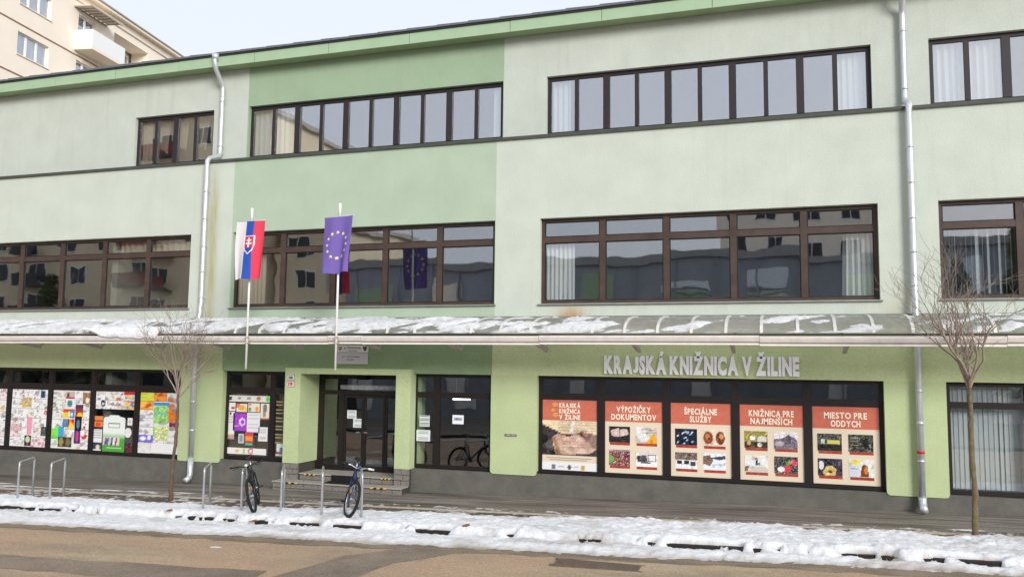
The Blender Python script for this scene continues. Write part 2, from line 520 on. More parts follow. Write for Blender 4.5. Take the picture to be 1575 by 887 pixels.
def lay_row(name_parent, piece, x0, x1, step, y0, y1, top, depth, mt, gap=0.008):
    root = empty(name_parent, (0, 0, 0)); root['kind'] = 'structure'
    x = x0; i = 0
    while x < x1:
        jx = random.uniform(-0.004, 0.004); jz = random.uniform(-0.006, 0.004)
        b = MB()
        sk = lambda p: (p[0], p[1], p[2] + gz(p[0], p[1]))
        b.bevel_box(x+gap/2, x+step-gap/2, y0+jx, y1+jx, -depth, top+jz, 0.008, sk)
        b.build(piece, mt, root)
        x += step
    return root
lay_row('kerb', 'kerb_stone', -24, 8, 1.0, KERB_Y, KERB_Y+0.19, 0.012, 0.3, M['kerb'])
lay_row('edging', 'edging_stone', -25, 8, 1.0, -2.16, -2.06, 0.022, 0.2, M['edging'])
# kerb joints beyond the picture, on the camera's side
lay_row('far_kerb', 'kerb_stone', -20, 20, 2.0, -15.16, -14.98, 0.03, 0.3, M['kerb'])

def poly_sheet(name, pts, zf, dz, mt):
    b = MB(); b.add([(x, y, zf(x, y)+dz) for x, y in pts], [tuple(range(len(pts)))])
    o = b.build(name, mt); o['kind'] = 'structure'; return o
def ragged(pts, step=0.35, amp=0.05):
    out = []
    for i in range(len(pts)):
        a = Vector(pts[i]); c = Vector(pts[(i+1) % len(pts)])
        n = max(1, int((c-a).length/step))
        for k in range(n):
            p = a.lerp(c, k/n)
            out.append((p.x+random.uniform(-amp, amp), p.y+random.uniform(-amp, amp)))
    return out
poly_sheet('road_patch', ragged([(-7.25, -14.8), (-5.75, -14.8), (-5.85, -7.2), (-5.55, -5.9), (-4.75, -4.95), (-5.75, -4.9), (-6.5, -5.75), (-7.0, -7.6)]), rz, 0.004, M['patch'])
poly_sheet('road_patch', ragged([(-30, -8.2), (-7.06, -7.7), (-7.12, -6.85), (-11.0, -7.1), (-30, -7.4)]), rz, 0.0045, M['patch'])

poly_sheet('wet_gutter', ragged([(-30, -5.5), (-15, -5.4), (-8, -5.25), (-4, -5.02), (0, -4.8), (3, -4.68), (12, -4.6), (12, -4.2), (-30, -4.3)], .3, .06), rz, .0025, asphalt('wet_asphalt', (148, 131, 110), (118, 106, 92), grit_amt=0.3, blot=2.0, stretch=(.6, 2, 1)))
# manhole and drain grate in the road
t = thing('manhole_cover', 'round iron manhole cover in the brown road at the bottom edge', 'manhole', (-3.9, -6.95, rz(-3.9, -6.95)))
b = MB(); b.tube([(-3.9, -6.95, rz(-3.9, -6.95)-0.03), (-3.9, -6.95, rz(-3.9, -6.95)+0.012)], 0.30, 28, smooth=False); b.build('lid', mat('cast_iron', (92, 84, 76), 0.6, 0.2, 20, 0.5, 30), t)
b = MB(); b.torus((-3.9, -6.95, rz(-3.9, -6.95)+0.004), (0, 0, 1), 0.36, 0.035, 32, 6); b.build('ring', M['patch'], t)
GRATE_IRON = mat('grate_iron', (104, 92, 80), .7, .25, 14)
t = thing('drain_grate', 'dark slotted drain grate in the road by the snow edge', 'grate', (-2.6, -5.32, rz(-2.6, -5.32)))
for k in range(9):
    b = MB(); y = -5.46+k*0.035
    b.box(-3.25, -2.0, y, y+0.018, rz(-2.6, y)-0.01, rz(-2.6, y)+0.016); b.build('bar', GRATE_IRON, t)
b = MB(); b.box(-3.3, -1.95, -5.5, -5.47, rz(-2.6, -5.4)-.01, rz(-2.6, -5.4)+.018).box(-3.3, -1.95, -5.14, -5.11, rz(-2.6, -5.4)-.01, rz(-2.6, -5.4)+.018); b.build('frame', GRATE_IRON, t)

# ------------------------------------------------------------------ snow bank along the kerb
def snow_bank():
    xs = np.arange(-27, 10, 0.045); ys = np.arange(-6.0, -1.75, 0.035)
    X, Y = np.meshgrid(xs, ys)
    back = np.interp(X, [-27, -17, -10, -6, -2.3, 3, 10], [-3.2, -3.02, -2.92, -2.55, -2.3, -2.28, -2.28])
    back = back + (fbm(X*1.3, Y*0, 3)-0.5)*0.5 + (fbm(X*6, Y*6, 5)-0.5)*0.25
    front = np.interp(X, [-27, -15, -8, -4, 0, 3, 10], [-5.15, -5.05, -4.9, -4.72, -4.5, -4.38, -4.35])
    front = front + (fbm(X*0.9, Y*0, 9)-0.5)*0.22 + (fbm(X*7, Y*7, 12)-0.5)*0.12
    lump = fbm(X*2.2, Y*2.6, 21, 5)
    fine = fbm(X*9, Y*9, 31, 4)
    up_ = np.clip((back - Y)/0.40, -0.9, 1)
    top = 0.10*np.sin(np.clip(up_, -0.9, 1)*math.pi/2) + 0.08*(lump-0.46) + 0.055*(fine-0.47) + 0.06*(fbm(X*20, Y*20, 131, 3)-0.44)
    base1 = S*X + CY*(np.minimum(Y, .3)+.12)
    h1 = base1 + top
    dn = np.clip((Y-front)/0.35, -0.5, 1)
    low = 0.075*np.sin(dn*math.pi/2) + 0.05*(fbm(X*3, Y*3, 41)-0.45) + 0.055*(fine-0.47) + 0.055*(fbm(X*20, Y*20, 137, 3)-0.44)
    h2 = base1 - DROP + low
    # open patches along the kerb face
    gap = np.clip((fbm(X*0.8, Y*0, 55, 5)-0.33)*9, 0, 1)
    gap = gap*np.clip((fbm(X*5.5, Y*7, 61, 4)-0.31)*6, 0, 1)
    kk = np.clip((Y-(KERB_Y-0.05))/0.05, 0, 1)
    near = np.exp(-((Y-(KERB_Y-0.02))/0.14)**2)
    fill = np.maximum(h1, h2)
    z = h2*(1-kk) + fill*kk
    # snow crosses the kerb softly where there is no gap
    soft = base1 - DROP*0.4 + 0.03 + 0.05*(lump-0.4) + 0.05*(fine-.47)
    z = np.where(near > 0.02, np.maximum(z, soft*near + z*(1-near)), z)
    z = z - gap*np.exp(-((Y-(KERB_Y+0.015))/0.075)**2)*0.22 - gap*np.where((Y < KERB_Y) & (Y > KERB_Y-0.12), 0.045, 0)
    # trodden hole round the tree
    vis = z > np.where(Y < KERB_Y+0.0, base1-DROP-0.03, base1-0.03)
    ny, nx = X.shape
    idx = np.arange(nx*ny).reshape(ny, nx)
    q = np.stack([idx[:-1, :-1], idx[:-1, 1:], idx[1:, 1:], idx[1:, :-1]], -1).reshape(-1, 4)
    keep = vis.ravel()[q].any(1)
    q = q[keep]
    used = np.unique(q); remap = -np.ones(nx*ny, int); remap[used] = np.arange(len(used))
    V = np.stack([X.ravel(), Y.ravel(), z.ravel()], -1)[used]
    me = bpy.data.meshes.new('snow_bank')
    me.from_pydata(V.tolist(), [], remap[q].tolist())
    me.polygons.foreach_set('use_smooth', [True]*len(me.polygons))
    thick = (z-np.where(Y < KERB_Y, base1-DROP, base1))
    dirt = np.clip(1-thick/.05, 0, 1)*.65 + np.clip((fbm(X*1.5, Y*3.5, 201, 4)-.53)*2.5, 0, .4) + np.where(Y < KERB_Y, .05, 0)
    at = me.attributes.new('dirt', 'FLOAT', 'POINT'); at.data.foreach_set('value', np.clip(dirt, 0, 1).ravel()[used].astype(np.float32))
    me.materials.append(M['snow'])
    o = bpy.data.objects.new('snow_bank', me); COL.objects.link(o)
    o['kind'] = 'stuff'
    tag(o, 'trodden white snow heaped along the kerb in front of the library')
    def zat(x, y):
        i = int(round((y-ys[0])/0.035)); j = int(round((x-xs[0])/0.045))
        return max(float(z[i, j]), gz(x, y))
    return zat
snow_z = snow_bank()

# thin snow remnants on the pavement at the left
def snow_flat(name, spots, zf, seed):
    vs, fs = [], []
    for (cx, cy, rx, ry) in spots:
        n = 26; b0 = len(vs)
        vs.append((cx, cy, zf(cx, cy)+0.016))
        for k in range(n):
            a = 2*math.pi*k/n
            rr = 0.6+0.7*random.random()
            x, y = cx+rx*math.cos(a)*rr, cy+ry*math.sin(a)*rr
            vs.append((x, y, zf(x, y)+0.003))
        fs += [(b0, b0+1+k, b0+1+(k+1) % n) for k in range(n)]
    b = MB(); b.add(vs, fs, True)
    o = b.build(name, M['snow']); o['kind'] = 'stuff'; return o
snow_flat('snow_remnants', [(-17.8, -1.7, .9, .05), (-16.2, -1.75, .7, .045), (-15.0, -1.68, .5, .06), (-14.1, -1.66, .55, .05), (-13.0, -1.6, .35, .04), (-19.6, -1.6, .7, .05), (2.9, -1.7, .3, .04), (-18.6, -1.4, .4, .03)], gz, 3)
snow_flat('snow_remnants', [(-12.6, -8.75, .9, .16), (-13.6, -8.55, .8, .14), (-8.9, -5.75, .12, .04)], rz, 4)

# dry leaves on the snow
leaf_mat = mat('dry_leaf_brown', (140, 88, 56), 0.8, 0.2, 20)
for (x, y, lab) in ((-9.35, -4.12, 'brown dry leaf on the snow just below the left bicycle'), (-11.3, -4.05, 'brown dry leaf on the snow below the second rack from the left bicycle'), (-5.2, -4.0, 'curled brown leaf on the kerb snow right of both bicycles')):
    b = MB(); z = snow_z(x, y)+0.015
    pts = [(-.09, 0), (-.05, .04), (.0, .055), (.06, .03), (.1, 0), (.05, -.035), (-.02, -.05), (-.06, -.03)]
    b.add([(x+px, y+py, z+0.03*abs(py)*10+0.02*math.sin(px*30)) for px, py in pts] + [(x+px, y+py, z+0.004+0.03*abs(py)*10+0.02*math.sin(px*30)) for px, py in pts],
          [tuple(range(7, -1, -1)), tuple(range(8, 16))] + [(i, (i+1) % 8, (i+1) % 8+8, i+8) for i in range(8)])
    tag(b.build('dry_leaf', leaf_mat), lab, 'leaf', 'dry leaves on the snow')

# ------------------------------------------------------------------ the library
LIB = thing('library_building', 'long three storey pale green library with dark window bands and glass canopy', 'library', (0, 0, 0))
XA, XB_, XC, XD, XE, XF = -13.13, -6.13, -5.07, 1.83, 2.90, -14.40
XF0, XE1 = -21.6, 9.85
X_L, X_R = -30.0, 13.0

def wall(name, x0, x1, z0, z1, y0, y1, holes, mt):
    """front/back faces split round the holes, with reveals"""
    xs = sorted({x0, x1, *[h[0] for h in holes], *[h[1] for h in holes]}); xs = [x for x in xs if x0 <= x <= x1]
    zs = sorted({z0, z1, *[h[2] for h in holes], *[h[3] for h in holes]}); zs = [z for z in zs if z0 <= z <= z1]
    def hole(i, j):
        if i < 0 or j < 0 or i >= len(xs)-1 or j >= len(zs)-1: return True
        cx, cz = (xs[i]+xs[i+1])/2, (zs[j]+zs[j+1])/2
        return any(h[0] < cx < h[1] and h[2] < cz < h[3] for h in holes)
    b = MB()
    for i in range(len(xs)-1):
        for j in range(len(zs)-1):
            if hole(i, j): continue
            a, c, d, e = xs[i], xs[i+1], zs[j], zs[j+1]
            b.quad((a, y0, d), (c, y0, d), (c, y0, e), (a, y0, e))
            b.quad((c, y1, d), (a, y1, d), (a, y1, e), (c, y1, e))
            if hole(i-1, j): b.quad((a, y1, d), (a, y0, d), (a, y0, e), (a, y1, e))
            if hole(i+1, j): b.quad((c, y0, d), (c, y1, d), (c, y1, e), (c, y0, e))
            if hole(i, j-1): b.quad((a, y1, d), (c, y1, d), (c, y0, d), (a, y0, d))
            if hole(i, j+1): b.quad((a, y0, e), (c, y0, e), (c, y1, e), (a, y1, e))
    return b.build(name, mt, LIB)

YT, YM, YG = 0.45, 0.0, -0.12
ZT0, ZT1, ZM0, ZM1, ZG1 = 7.94, 9.33, 4.04, 5.94, 2.47
ZLED, ZEAVE, ZCAN = 7.82, 10.36, 3.72
SIL = {'g1': 0.26, 'g2': 0.36, 'g3': 0.385, 'g4': 0.40}
BL, BR = -13.165, -6.115      # the mint green bay
eps = 0.0
# top storey (set back)
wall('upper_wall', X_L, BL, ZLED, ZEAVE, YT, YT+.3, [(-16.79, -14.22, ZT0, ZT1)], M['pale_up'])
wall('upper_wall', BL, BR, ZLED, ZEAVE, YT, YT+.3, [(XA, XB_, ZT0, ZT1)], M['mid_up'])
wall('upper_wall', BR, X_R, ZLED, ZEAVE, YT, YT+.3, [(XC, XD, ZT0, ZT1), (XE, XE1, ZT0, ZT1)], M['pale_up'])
# middle storey
wall('middle_wall', X_L, BL, 3.3, ZLED-.02, YM, YM+.3, [(XF0, XF, ZM0, ZM1)], M['pale'])
wall('middle_wall', BL, BR, 3.3, ZLED-.02, YM, YM+.3, [(XA, XB_, ZM0, ZM1)], M['mid'])
wall('middle_wall', BR, X_R, 3.3, ZLED-.02, YM, YM+.3, [(XC, XD, ZM0, ZM1), (XE, XE1, ZM0, ZM1)], M['pale'])
# ground storey: band over the windows
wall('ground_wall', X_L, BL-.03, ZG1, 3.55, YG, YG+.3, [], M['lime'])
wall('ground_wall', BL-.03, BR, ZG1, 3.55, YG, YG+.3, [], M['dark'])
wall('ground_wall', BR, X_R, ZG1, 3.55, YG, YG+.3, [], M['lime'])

def pier(x0, x1, zb, y=YG-.012, depth=.312):
    b = MB()
    r = .06
    pts = [(x0, ZG1), (x0, zb+r), (x0+r*.3, zb+r*.3), (x0+r, zb), (x1-r, zb), (x1-r*.3, zb+r*.3), (x1, zb+r), (x1, ZG1)]
    b.prism(pts, y, y+depth)
    return b.build('pier', M['lime_pier'], LIB)
pier(X_L, XF0, .15); pier(XF, XA-.02, .23); pier(XB_, XC, .33); pier(XD, XE, .33); pier(XE1, X_R, .4)
b = MB()
def plin(x0, x1, ztop, y=YG+.012):
    vs = [(x0, y, gz(x0, 0)-.3), (x1, y, gz(x1, 0)-.3), (x1, y, ztop), (x0, y, ztop), (x0, y+.25, gz(x0, 0)-.3), (x1, y+.25, gz(x1, 0)-.3), (x1, y+.25, ztop), (x0, y+.25, ztop)]
    bb = MB(); bb.add(vs, [(0, 1, 2, 3), (5, 4, 7, 6), (3, 2, 6, 7), (0, 3, 7, 4), (1, 5, 6, 2)])
    return bb.build('plinth', M['plinth'], LIB)
plin(X_L, XF0, SIL['g1']+.2); plin(XF0, XF, SIL['g1']-.015); plin(XF, XA, .32); plin(XA, -11.28, SIL['g2']-.05); plin(-8.06, XB_, SIL['g2']-.015)
plin(XB_, XC, .42); plin(XC, XD, SIL['g3']-.015); plin(XD, XE, .42); plin(XE, XE1, SIL['g4']-.015); plin(XE1, X_R, .5)

# ledge flashing where the top storey steps back
b = MB()
b.box(X_L, X_R, -.05, YT-.003, ZLED-.02, ZLED+.012)
b.box(X_L, X_R, -.05, -.038, ZLED-.055, ZLED-.02)
b.build('ledge_flashing', M['flash_dark'], LIB)

# eaves: soffit, fascia panels with joints, sheet covered roof edge
YF = 0.06
b = MB(); b.box(X_L-.3, X_R, YF+.02, YT+.3, ZEAVE+.004, ZEAVE+.05); b.build('soffit', M['soffit'], LIB)
x = X_L-.3
fj = [X_L-.3, -25.6, -23.5, -21.4, -19.3, -17.2, -15.1, -12.75, -10.6, -8.4, -5.85, -3.7, -1.3, .8, 2.9, 5.0, 7.1, 9.2, 11.3, X_R]
for a, c in zip(fj[:-1], fj[1:]):
    dy = random.uniform(-.004, .004)
    MB().box(a+.006, c-.006, YF+dy, YF+.025+dy, ZEAVE-.02, ZEAVE+.26).build('fascia_panel', M['fascia'], LIB)
roof = MB()
roof.add([(X_L-.4, YF-.03, ZEAVE+.28), (X_R, YF-.03, ZEAVE+.28), (X_R, 6.5, ZEAVE+1.1), (X_L-.4, 6.5, ZEAVE+1.1), (X_R, 13, ZEAVE+.2), (X_L-.4, 13, ZEAVE+.2),
          (X_L-.4, YF-.03, ZEAVE+.245), (X_R, YF-.03, ZEAVE+.245), (X_R, 13, ZEAVE+.1), (X_L-.4, 13, ZEAVE+.1)],
         [(0, 1, 2, 3), (3, 2, 4, 5), (6, 7, 1, 0), (9, 8, 7, 6), (0, 3, 5, 9, 6), (1, 7, 8, 4, 2)])
ROOF = roof.build('roof', M['roofdark'], LIB)
x = X_L-.4; i = 0
while x < X_R:
    w = .785
    b = MB()
    y0 = YF-.055
    t0 = .013+random.uniform(0, .006)
    # each sheet laps over its neighbour: left end sits a little higher
    vs = [(x-.03, y0, ZEAVE+.285), (x+w, y0, ZEAVE+.285), (x+w, y0+.01, ZEAVE+.335), (x-.03, y0+.01, ZEAVE+.335+t0),
          (x+w, y0+.9, ZEAVE+.46), (x-.03, y0+.9, ZEAVE+.46+t0), (x+w, y0+.9, ZEAVE+.37), (x-.03, y0+.9, ZEAVE+.37)]
    b.add(vs, [(0, 1, 2, 3), (3, 2, 4, 5), (0, 3, 5, 7), (1, 6, 4, 2), (0, 7, 6, 1), (5, 4, 6, 7)])
    b.build('roof_sheet', M['roofsheet'], ROOF)
    x += w

# ------------------------------------------------------------------ windows
PANES = []
def pane(x0, x1, z0, z1, y, mt, parent):
    """thin glass leaf, very slightly out of true like every fitted pane"""
    t1, t2 = random.gauss(0, .0045), random.gauss(0, .0035)
    cx, cz = (x0+x1)/2, (z0+z1)/2
    f = lambda x, z: y + (x-cx)*t1 + (z-cz)*t2
    vs = [(x, f(x, z)+d, z) for d in (0, .006) for x, z in ((x0, z0), (x1, z0), (x1, z1), (x0, z1))]
    bb = MB(); bb.add(vs, [(0, 1, 2, 3), (7, 6, 5, 4), (0, 4, 5, 1), (1, 5, 6, 2), (2, 6, 7, 3), (3, 7, 4, 0)])
    return bb.build('pane', mt, parent)

def window(x0, x1, z0, z1, yf, mull, trans, fm, gm, outer=.07, depth=.08, sash=.0, sill=None, sash_mat=None):
    """mull: list of (x centre, width); trans: (z0, z1) or None"""
    b = MB()
    b.box(x0, x1, yf, yf+depth, z1-outer, z1); b.box(x0, x1, yf, yf+depth, z0, z0+outer)
    b.box(x0, x0+outer, yf, yf+depth, z0+outer, z1-outer); b.box(x1-outer, x1, yf, yf+depth, z0+outer, z1-outer)
    edges = [x0+outer]
    for c, w in mull:
        b.box(c-w/2, c+w/2, yf-.012, yf+depth, z0+outer, z1-outer)
        edges += [c-w/2, c+w/2]
    edges.append(x1-outer)
    cols = [(edges[i], edges[i+1]) for i in range(0, len(edges), 2)]
    rows = [(z0+outer, z1-outer)] if not trans else [(z0+outer, trans[0]), (trans[1], z1-outer)]
    for a, c in cols:
        if trans: b.box(a, c, yf-.006, yf+depth, trans[0], trans[1])
    W = b.build('window', fm, LIB)
    for a, c in cols:
        for r0, r1 in rows:
            if sash > 0:
                s = MB()
                s.box(a, c, yf+.02, yf+.05, r1-sash, r1); s.box(a, c, yf+.02, yf+.05, r0, r0+sash)
                s.box(a, a+sash, yf+.02, yf+.05, r0+sash, r1-sash); s.box(c-sash, c, yf+.02, yf+.05, r0+sash, r1-sash)
                s.build('sash', sash_mat or fm, W)
            pane(a+sash, c-sash, r0+sash, r1-sash, yf+.03, gm, W)
    if sill:
        ov, ys = sill
        s = MB()
        s.add([(x0-ov, ys, z0-.035), (x1+ov, ys, z0-.035), (x1+ov, ys, z0-.012), (x0-ov, ys, z0-.012), (x0-ov, yf+.01, z0+.012), (x1+ov, yf+.01, z0+.012), (x0-ov, yf+.01, z0-.035), (x1+ov, yf+.01, z0-.035)],
              [(0, 1, 2, 3), (3, 2, 5, 4), (0, 3, 4, 6), (1, 7, 5, 2), (0, 6, 7, 1), (4, 5, 7, 6)])
        s.build('sill', M['flash'], W)
    return W

def top_mull(x0, n, w):
    return [(x0+w*k, .155 if k % 2 == 0 else .095) for k in range(1, n)]
yT = YT+.10
window(-16.79, -14.22, ZT0, ZT1, yT, top_mull(-16.79, 4, 2.57/4), None, M['frame_top'], M['glass_top'], .09, sill=(.03, YT-.06))
for a, c in ((XA, XB_), (XC, XD), (XE, XE1)):
    window(a, c, ZT0, ZT1, yT, top_mull(a, 10, (c-a)/10), None, M['frame_top'], M['glass_top'], .09, sill=(.03, YT-.06))
yM = YM+.13
for a, c in ((XF0, XF), (XA, XB_), (XC, XD), (XE, XE1)):
    w = (c-a)/5
    window(a, c, ZM0, ZM1, yM, [(a+w*k, .13) for k in range(1, 5)], (5.40, 5.53), M['frame_mid'], M['glass_mid'], .075, sash=.022, sill=(.04, -.05), sash_mat=M['frame_low'])
yG = 0.0
window(XF0, XF, SIL['g1'], ZG1, yG, [(XF0+1.44*k, .15) for k in range(1, 5)], (1.90, 2.06), M['frame_low'], M['glass_low'], .08)
window(XA, -11.28, SIL['g2']-.03, ZG1, yG, [(-11.80, .13)], (1.92, 2.07), M['frame_low'], M['glass_low'], .08)
window(-8.06, XB_, SIL['g2'], ZG1, yG, [(-7.48, .15)], (1.93, 2.06), M['frame_low'], M['glass_low'], .08)
window(XC, XD, SIL['g3'], ZG1, yG, [(XC+1.38*k, .16) for k in range(1, 5)], (1.965, 2.10), M['frame_low'], M['glass_low'], .08)
window(XE, XE1, SIL['g4'], ZG1, yG, [(XE+1.39*k, .16) for k in range(1, 5)], (1.98, 2.10), M['frame_low'], M['glass_low'], .08)

# ------------------------------------------------------------------ interior shell
b = MB()
b.box(X_L, X_R, .75, 9.0, 7.45, 7.75)
b.box(X_L, X_R, .31, 9.0, 3.3, 3.7)
b.box(X_L, X_R, .19, 9.0, -.9, .05)
b.box(X_L, X_R, .5, .75, 7.45, 7.80)
b.build('floor_slab', M['inside_floor'], LIB)
b = MB()
b.box(X_L, X_R, 8.0, 8.3, .05, 10.3)
for xx in (X_L, -17.2, -13.75, -5.6, 2.3, X_R-.3):
    b.box(xx, xx+.2, .32, 8.0, .06, 3.29); b.box(xx, xx+.2, .32, 8.0, 3.71, 7.44); b.box(xx, xx+.2, .8, 8.0, 7.76, 10.3)
b.build('interior_wall', M['inside'], LIB)
b = MB(); b.box(X_L, X_R, .8, 8.0, 10.0, 10.1); b.build('ceiling', M['inside'], LIB)
# back and end walls of the block
b = MB(); b.box(X_L, X_R, 12.6, 12.9, -1, 10.5); b.box(X_L, X_L+.25, .76, 12.6, -1, 10.4); b.box(X_R-.25, X_R, .76, 12.6, -1, 10.4)
b.build('rear_wall', M['pale_up'], LIB)

# ------------------------------------------------------------------ entrance portal, steps, doors
PX0, PX1, PX2, PX3 = -11.28, -10.86, -8.37, -8.00
YP = -.28
b = MB()
b.box(PX0, PX3, YP, .17, 2.43, 2.565)
b.box(PX0, PX1, YP, .56, .34, 2.43); b.box(PX2, PX3, YP, .56, .34, 2.43)
b.box(PX1, PX2, .17, .56, 2.43, 2.9)
b.build('entrance_portal', M['lime_pier'], LIB)
ST = empty('entrance_steps', (0, 0, 0)); ST.parent = LIB
def blocks(x0, x1, y0, y1, z0, z1, n, name='stone_block', mt=None, rows=1):
    for r in range(rows):
        za, zb = z0+(z1-z0)*r/rows, z0+(z1-z0)*(r+1)/rows
        off = .5 if r % 2 else 0
        cuts = [x0] + [x0+(x1-x0)*(k+off*.6+random.uniform(-.08, .08))/n for k in range(1, n)] + [x1]
        for a, c in zip(cuts[:-1], cuts[1:]):
            dy = random.uniform(-.008, .008)
            MB().bevel_box(a+.006, c-.006, y0+dy, y1, za+.004, zb-.004, .008).build(name, mt or M['granite'], ST)
gzl = -.30
MB().box(PX0+.03, PX3-.03, -.6, .5, gzl-.1, -.058).box(PX1+.01, PX2-.01, -.14, .5, -.058, .085).build('step_core', M['mortar'], ST)
blocks(PX0+.0, PX3-.0, -.66, -.59, -.30, -.062, 9, rows=2)
blocks(PX1+.0, PX2-.0, -.20, -.13, -.04, .075, 8, rows=1)
blocks(PX0, PX1, YP-.02, YP+.06, -.04, .335, 2, rows=3); blocks(PX2, PX3, YP-.02, YP+.06, -.04, .335, 2, rows=3)
MB().box(PX0+.02, PX1-.015, YP+.07, .5, -.05, .33).build('portal_foot_core', M['mortar'], ST); MB().box(PX2+.015, PX3-.02, YP+.07, .5, -.05, .33).build('portal_foot_core', M['mortar'], ST)
for k in range(4):
    w = (PX3-PX0)/4
    MB().bevel_box(PX0+w*k+.003, PX0+w*(k+1)-.003, -.69, -.28, -.056, -.026, .006).build('tread_slab', M['granite_light'], ST)
for k in range(4):
    w = (PX2-PX1)/4
    MB().bevel_box(PX1+w*k+.003, PX1+w*(k+1)-.003, -.23, .56, .09, .12, .006).build('tread_slab', M['granite_light'], ST)
# yellow and black warning tape on the step ends
def tape(x0, x1, y, z):
    n = 5; w = (x1-x0)/n
    for k in range(n):
        bb = MB(); a = x0+w*k
        bb.prism([(a, z), (a+w, z), (a+w+.02, z+.03), (a+.02, z+.03)], y-.004, y)
        bb.build('tape_stripe', M['yellow'] if k % 2 == 0 else M['black'], ST)
tape(-10.72, -10.42, -.234, .078); tape(-8.72, -8.5, -.234, .078)
tape(-11.0, -10.6, -.694, -.066); tape(-8.75, -8.35, -.694, -.066)
tag(MB().bevel_box(-9.98, -9.30, -.62, -.205, -.024, -.012, .004).box(-9.98, -9.30, -.245, -.236, -.02, .118).build('door_mat', M['black']), 'black rubber mat hanging over the entrance step', 'door mat')

YD = .56
D_ = MB()
DX0, DX1, DZ0, DZ1 = PX1, PX2-.0, .12, 2.43
D_.box(DX0, DX1, YD, YD+.08, DZ1-.12, DZ1); D_.box(DX0, DX0+.13, YD, YD+.08, DZ0, DZ1-.12); D_.box(DX1-.13, DX1, YD, YD+.08, DZ0, DZ1-.12)
D_.box(DX0+.13, DX1-.13, YD-.01, YD+.08, 1.93, 2.03)
D_.box(-10.29, -10.15, YD-.01, YD+.08, DZ0, 1.93)
D_.box(DX0+.13, -10.29, YD, YD+.08, DZ0, DZ0+.12)
DOOR = D_.build('entrance_door', M['frame_low'], LIB)
pane(DX0+.13, -10.29, DZ0+.12, 1.93, YD+.03, M['glass_low'], DOOR)
pane(DX0+.13, DX1-.13, 2.03, DZ1-.12, YD+.03, M['glass_low'], DOOR)
for a, c in ((-10.15, -9.62), (-9.61, -9.05), (-9.04, DX1-.13)):
    bb = MB(); s = .055
    bb.box(a, c, YD+.01, YD+.05, DZ0+.01, DZ0+.13); bb.box(a, c, YD+.01, YD+.05, 1.86, 1.92)
    bb.box(a, a+s, YD+.01, YD+.05, DZ0+.13, 1.86); bb.box(c-s, c, YD+.01, YD+.05, DZ0+.13, 1.86)
    bb.build('door_leaf', M['frame_low'], DOOR)
    pane(a+s, c-s, DZ0+.13, 1.86, YD+.025, M['glass_low'], DOOR)
for xx in (-9.70, -9.50):
    MB().box(xx-.09, xx+.0, YD-.03, YD-.012, 1.03, 1.055).box(xx-.06, xx-.03, YD-.012, YD+.01, 1.033, 1.052).build('handle', M['alloy'], DOOR)
MB().bevel_box(-9.75, -9.5, .40, .56, 2.30, 2.40, .01).build('door_sensor', M['black'], DOOR)

# ------------------------------------------------------------------ drainpipes
def drainpipe(x, sticker=False):
    P = empty('drainpipe', (0, 0, 0)); P.parent = LIB
    r = .062
    bb = MB()
    bb.tube([(x, YF-.06, ZEAVE+.27), (x, YF-.08, ZEAVE+.1), (x, YF-.02, ZEAVE-.1), (x, YT-.12, ZEAVE-.42), (x, YT-.1, ZEAVE-.55), (x, YT-.1, 8.12), (x, YT-.14, 8.02), (x, -.06, 7.88), (x, -.13, 7.78),
             (x, -.13, 4.2), (x, -.23, 3.4), (x, -.25, 3.2), (x, -.25, .32)], r, 14)
    bb.tube([(x, -.25, .34), (x, -.25, gz(x, 0)+.22), (x, -.29, gz(x, 0)+.12), (x, -.42, gz(x, 0)+.07)], r*1.15, 14)
    bb.build('pipe', M['zinc'], P)
    MB().tube([(x, YF-.06, ZEAVE+.29), (x, YF-.07, ZEAVE+.14)], [.1, .075], 14).build('hopper', M['zinc'], P)
    for z, y in ((9.5, YT-.1), (8.3, YT-.1), (7.0, -.13), (5.6, -.13), (4.3, -.13), (2.3, -.25), (1.0, -.25)):
        c = MB(); c.tube([(x, y, z-.02), (x, y, z+.02)], r*1.14, 14)
        c.box(x-.012, x+.012, y+.03, (YT if z > 7.8 else YM if z > 3.6 else YG), z-.012, z+.012)
        c.build('pipe_clip', M['zinc'], P)
    for z in (6.3, 4.95, 1.7):
        MB().tube([(x, -.13 if z > 3.5 else -.25, z-.03), (x, -.13 if z > 3.5 else -.25, z+.03)], r*1.09, 14).build('pipe_joint', M['zinc'], P)
    return P
drainpipe(-13.9); drainpipe(2.42)
bb = MB(); bb.tube([(2.42, -.25, 1.14), (2.42, -.25, 1.19)], .066, 14)
tag(bb.build('sticker', M['red_glossy']), 'small red sticker wrapped round the right drainpipe', 'sticker')

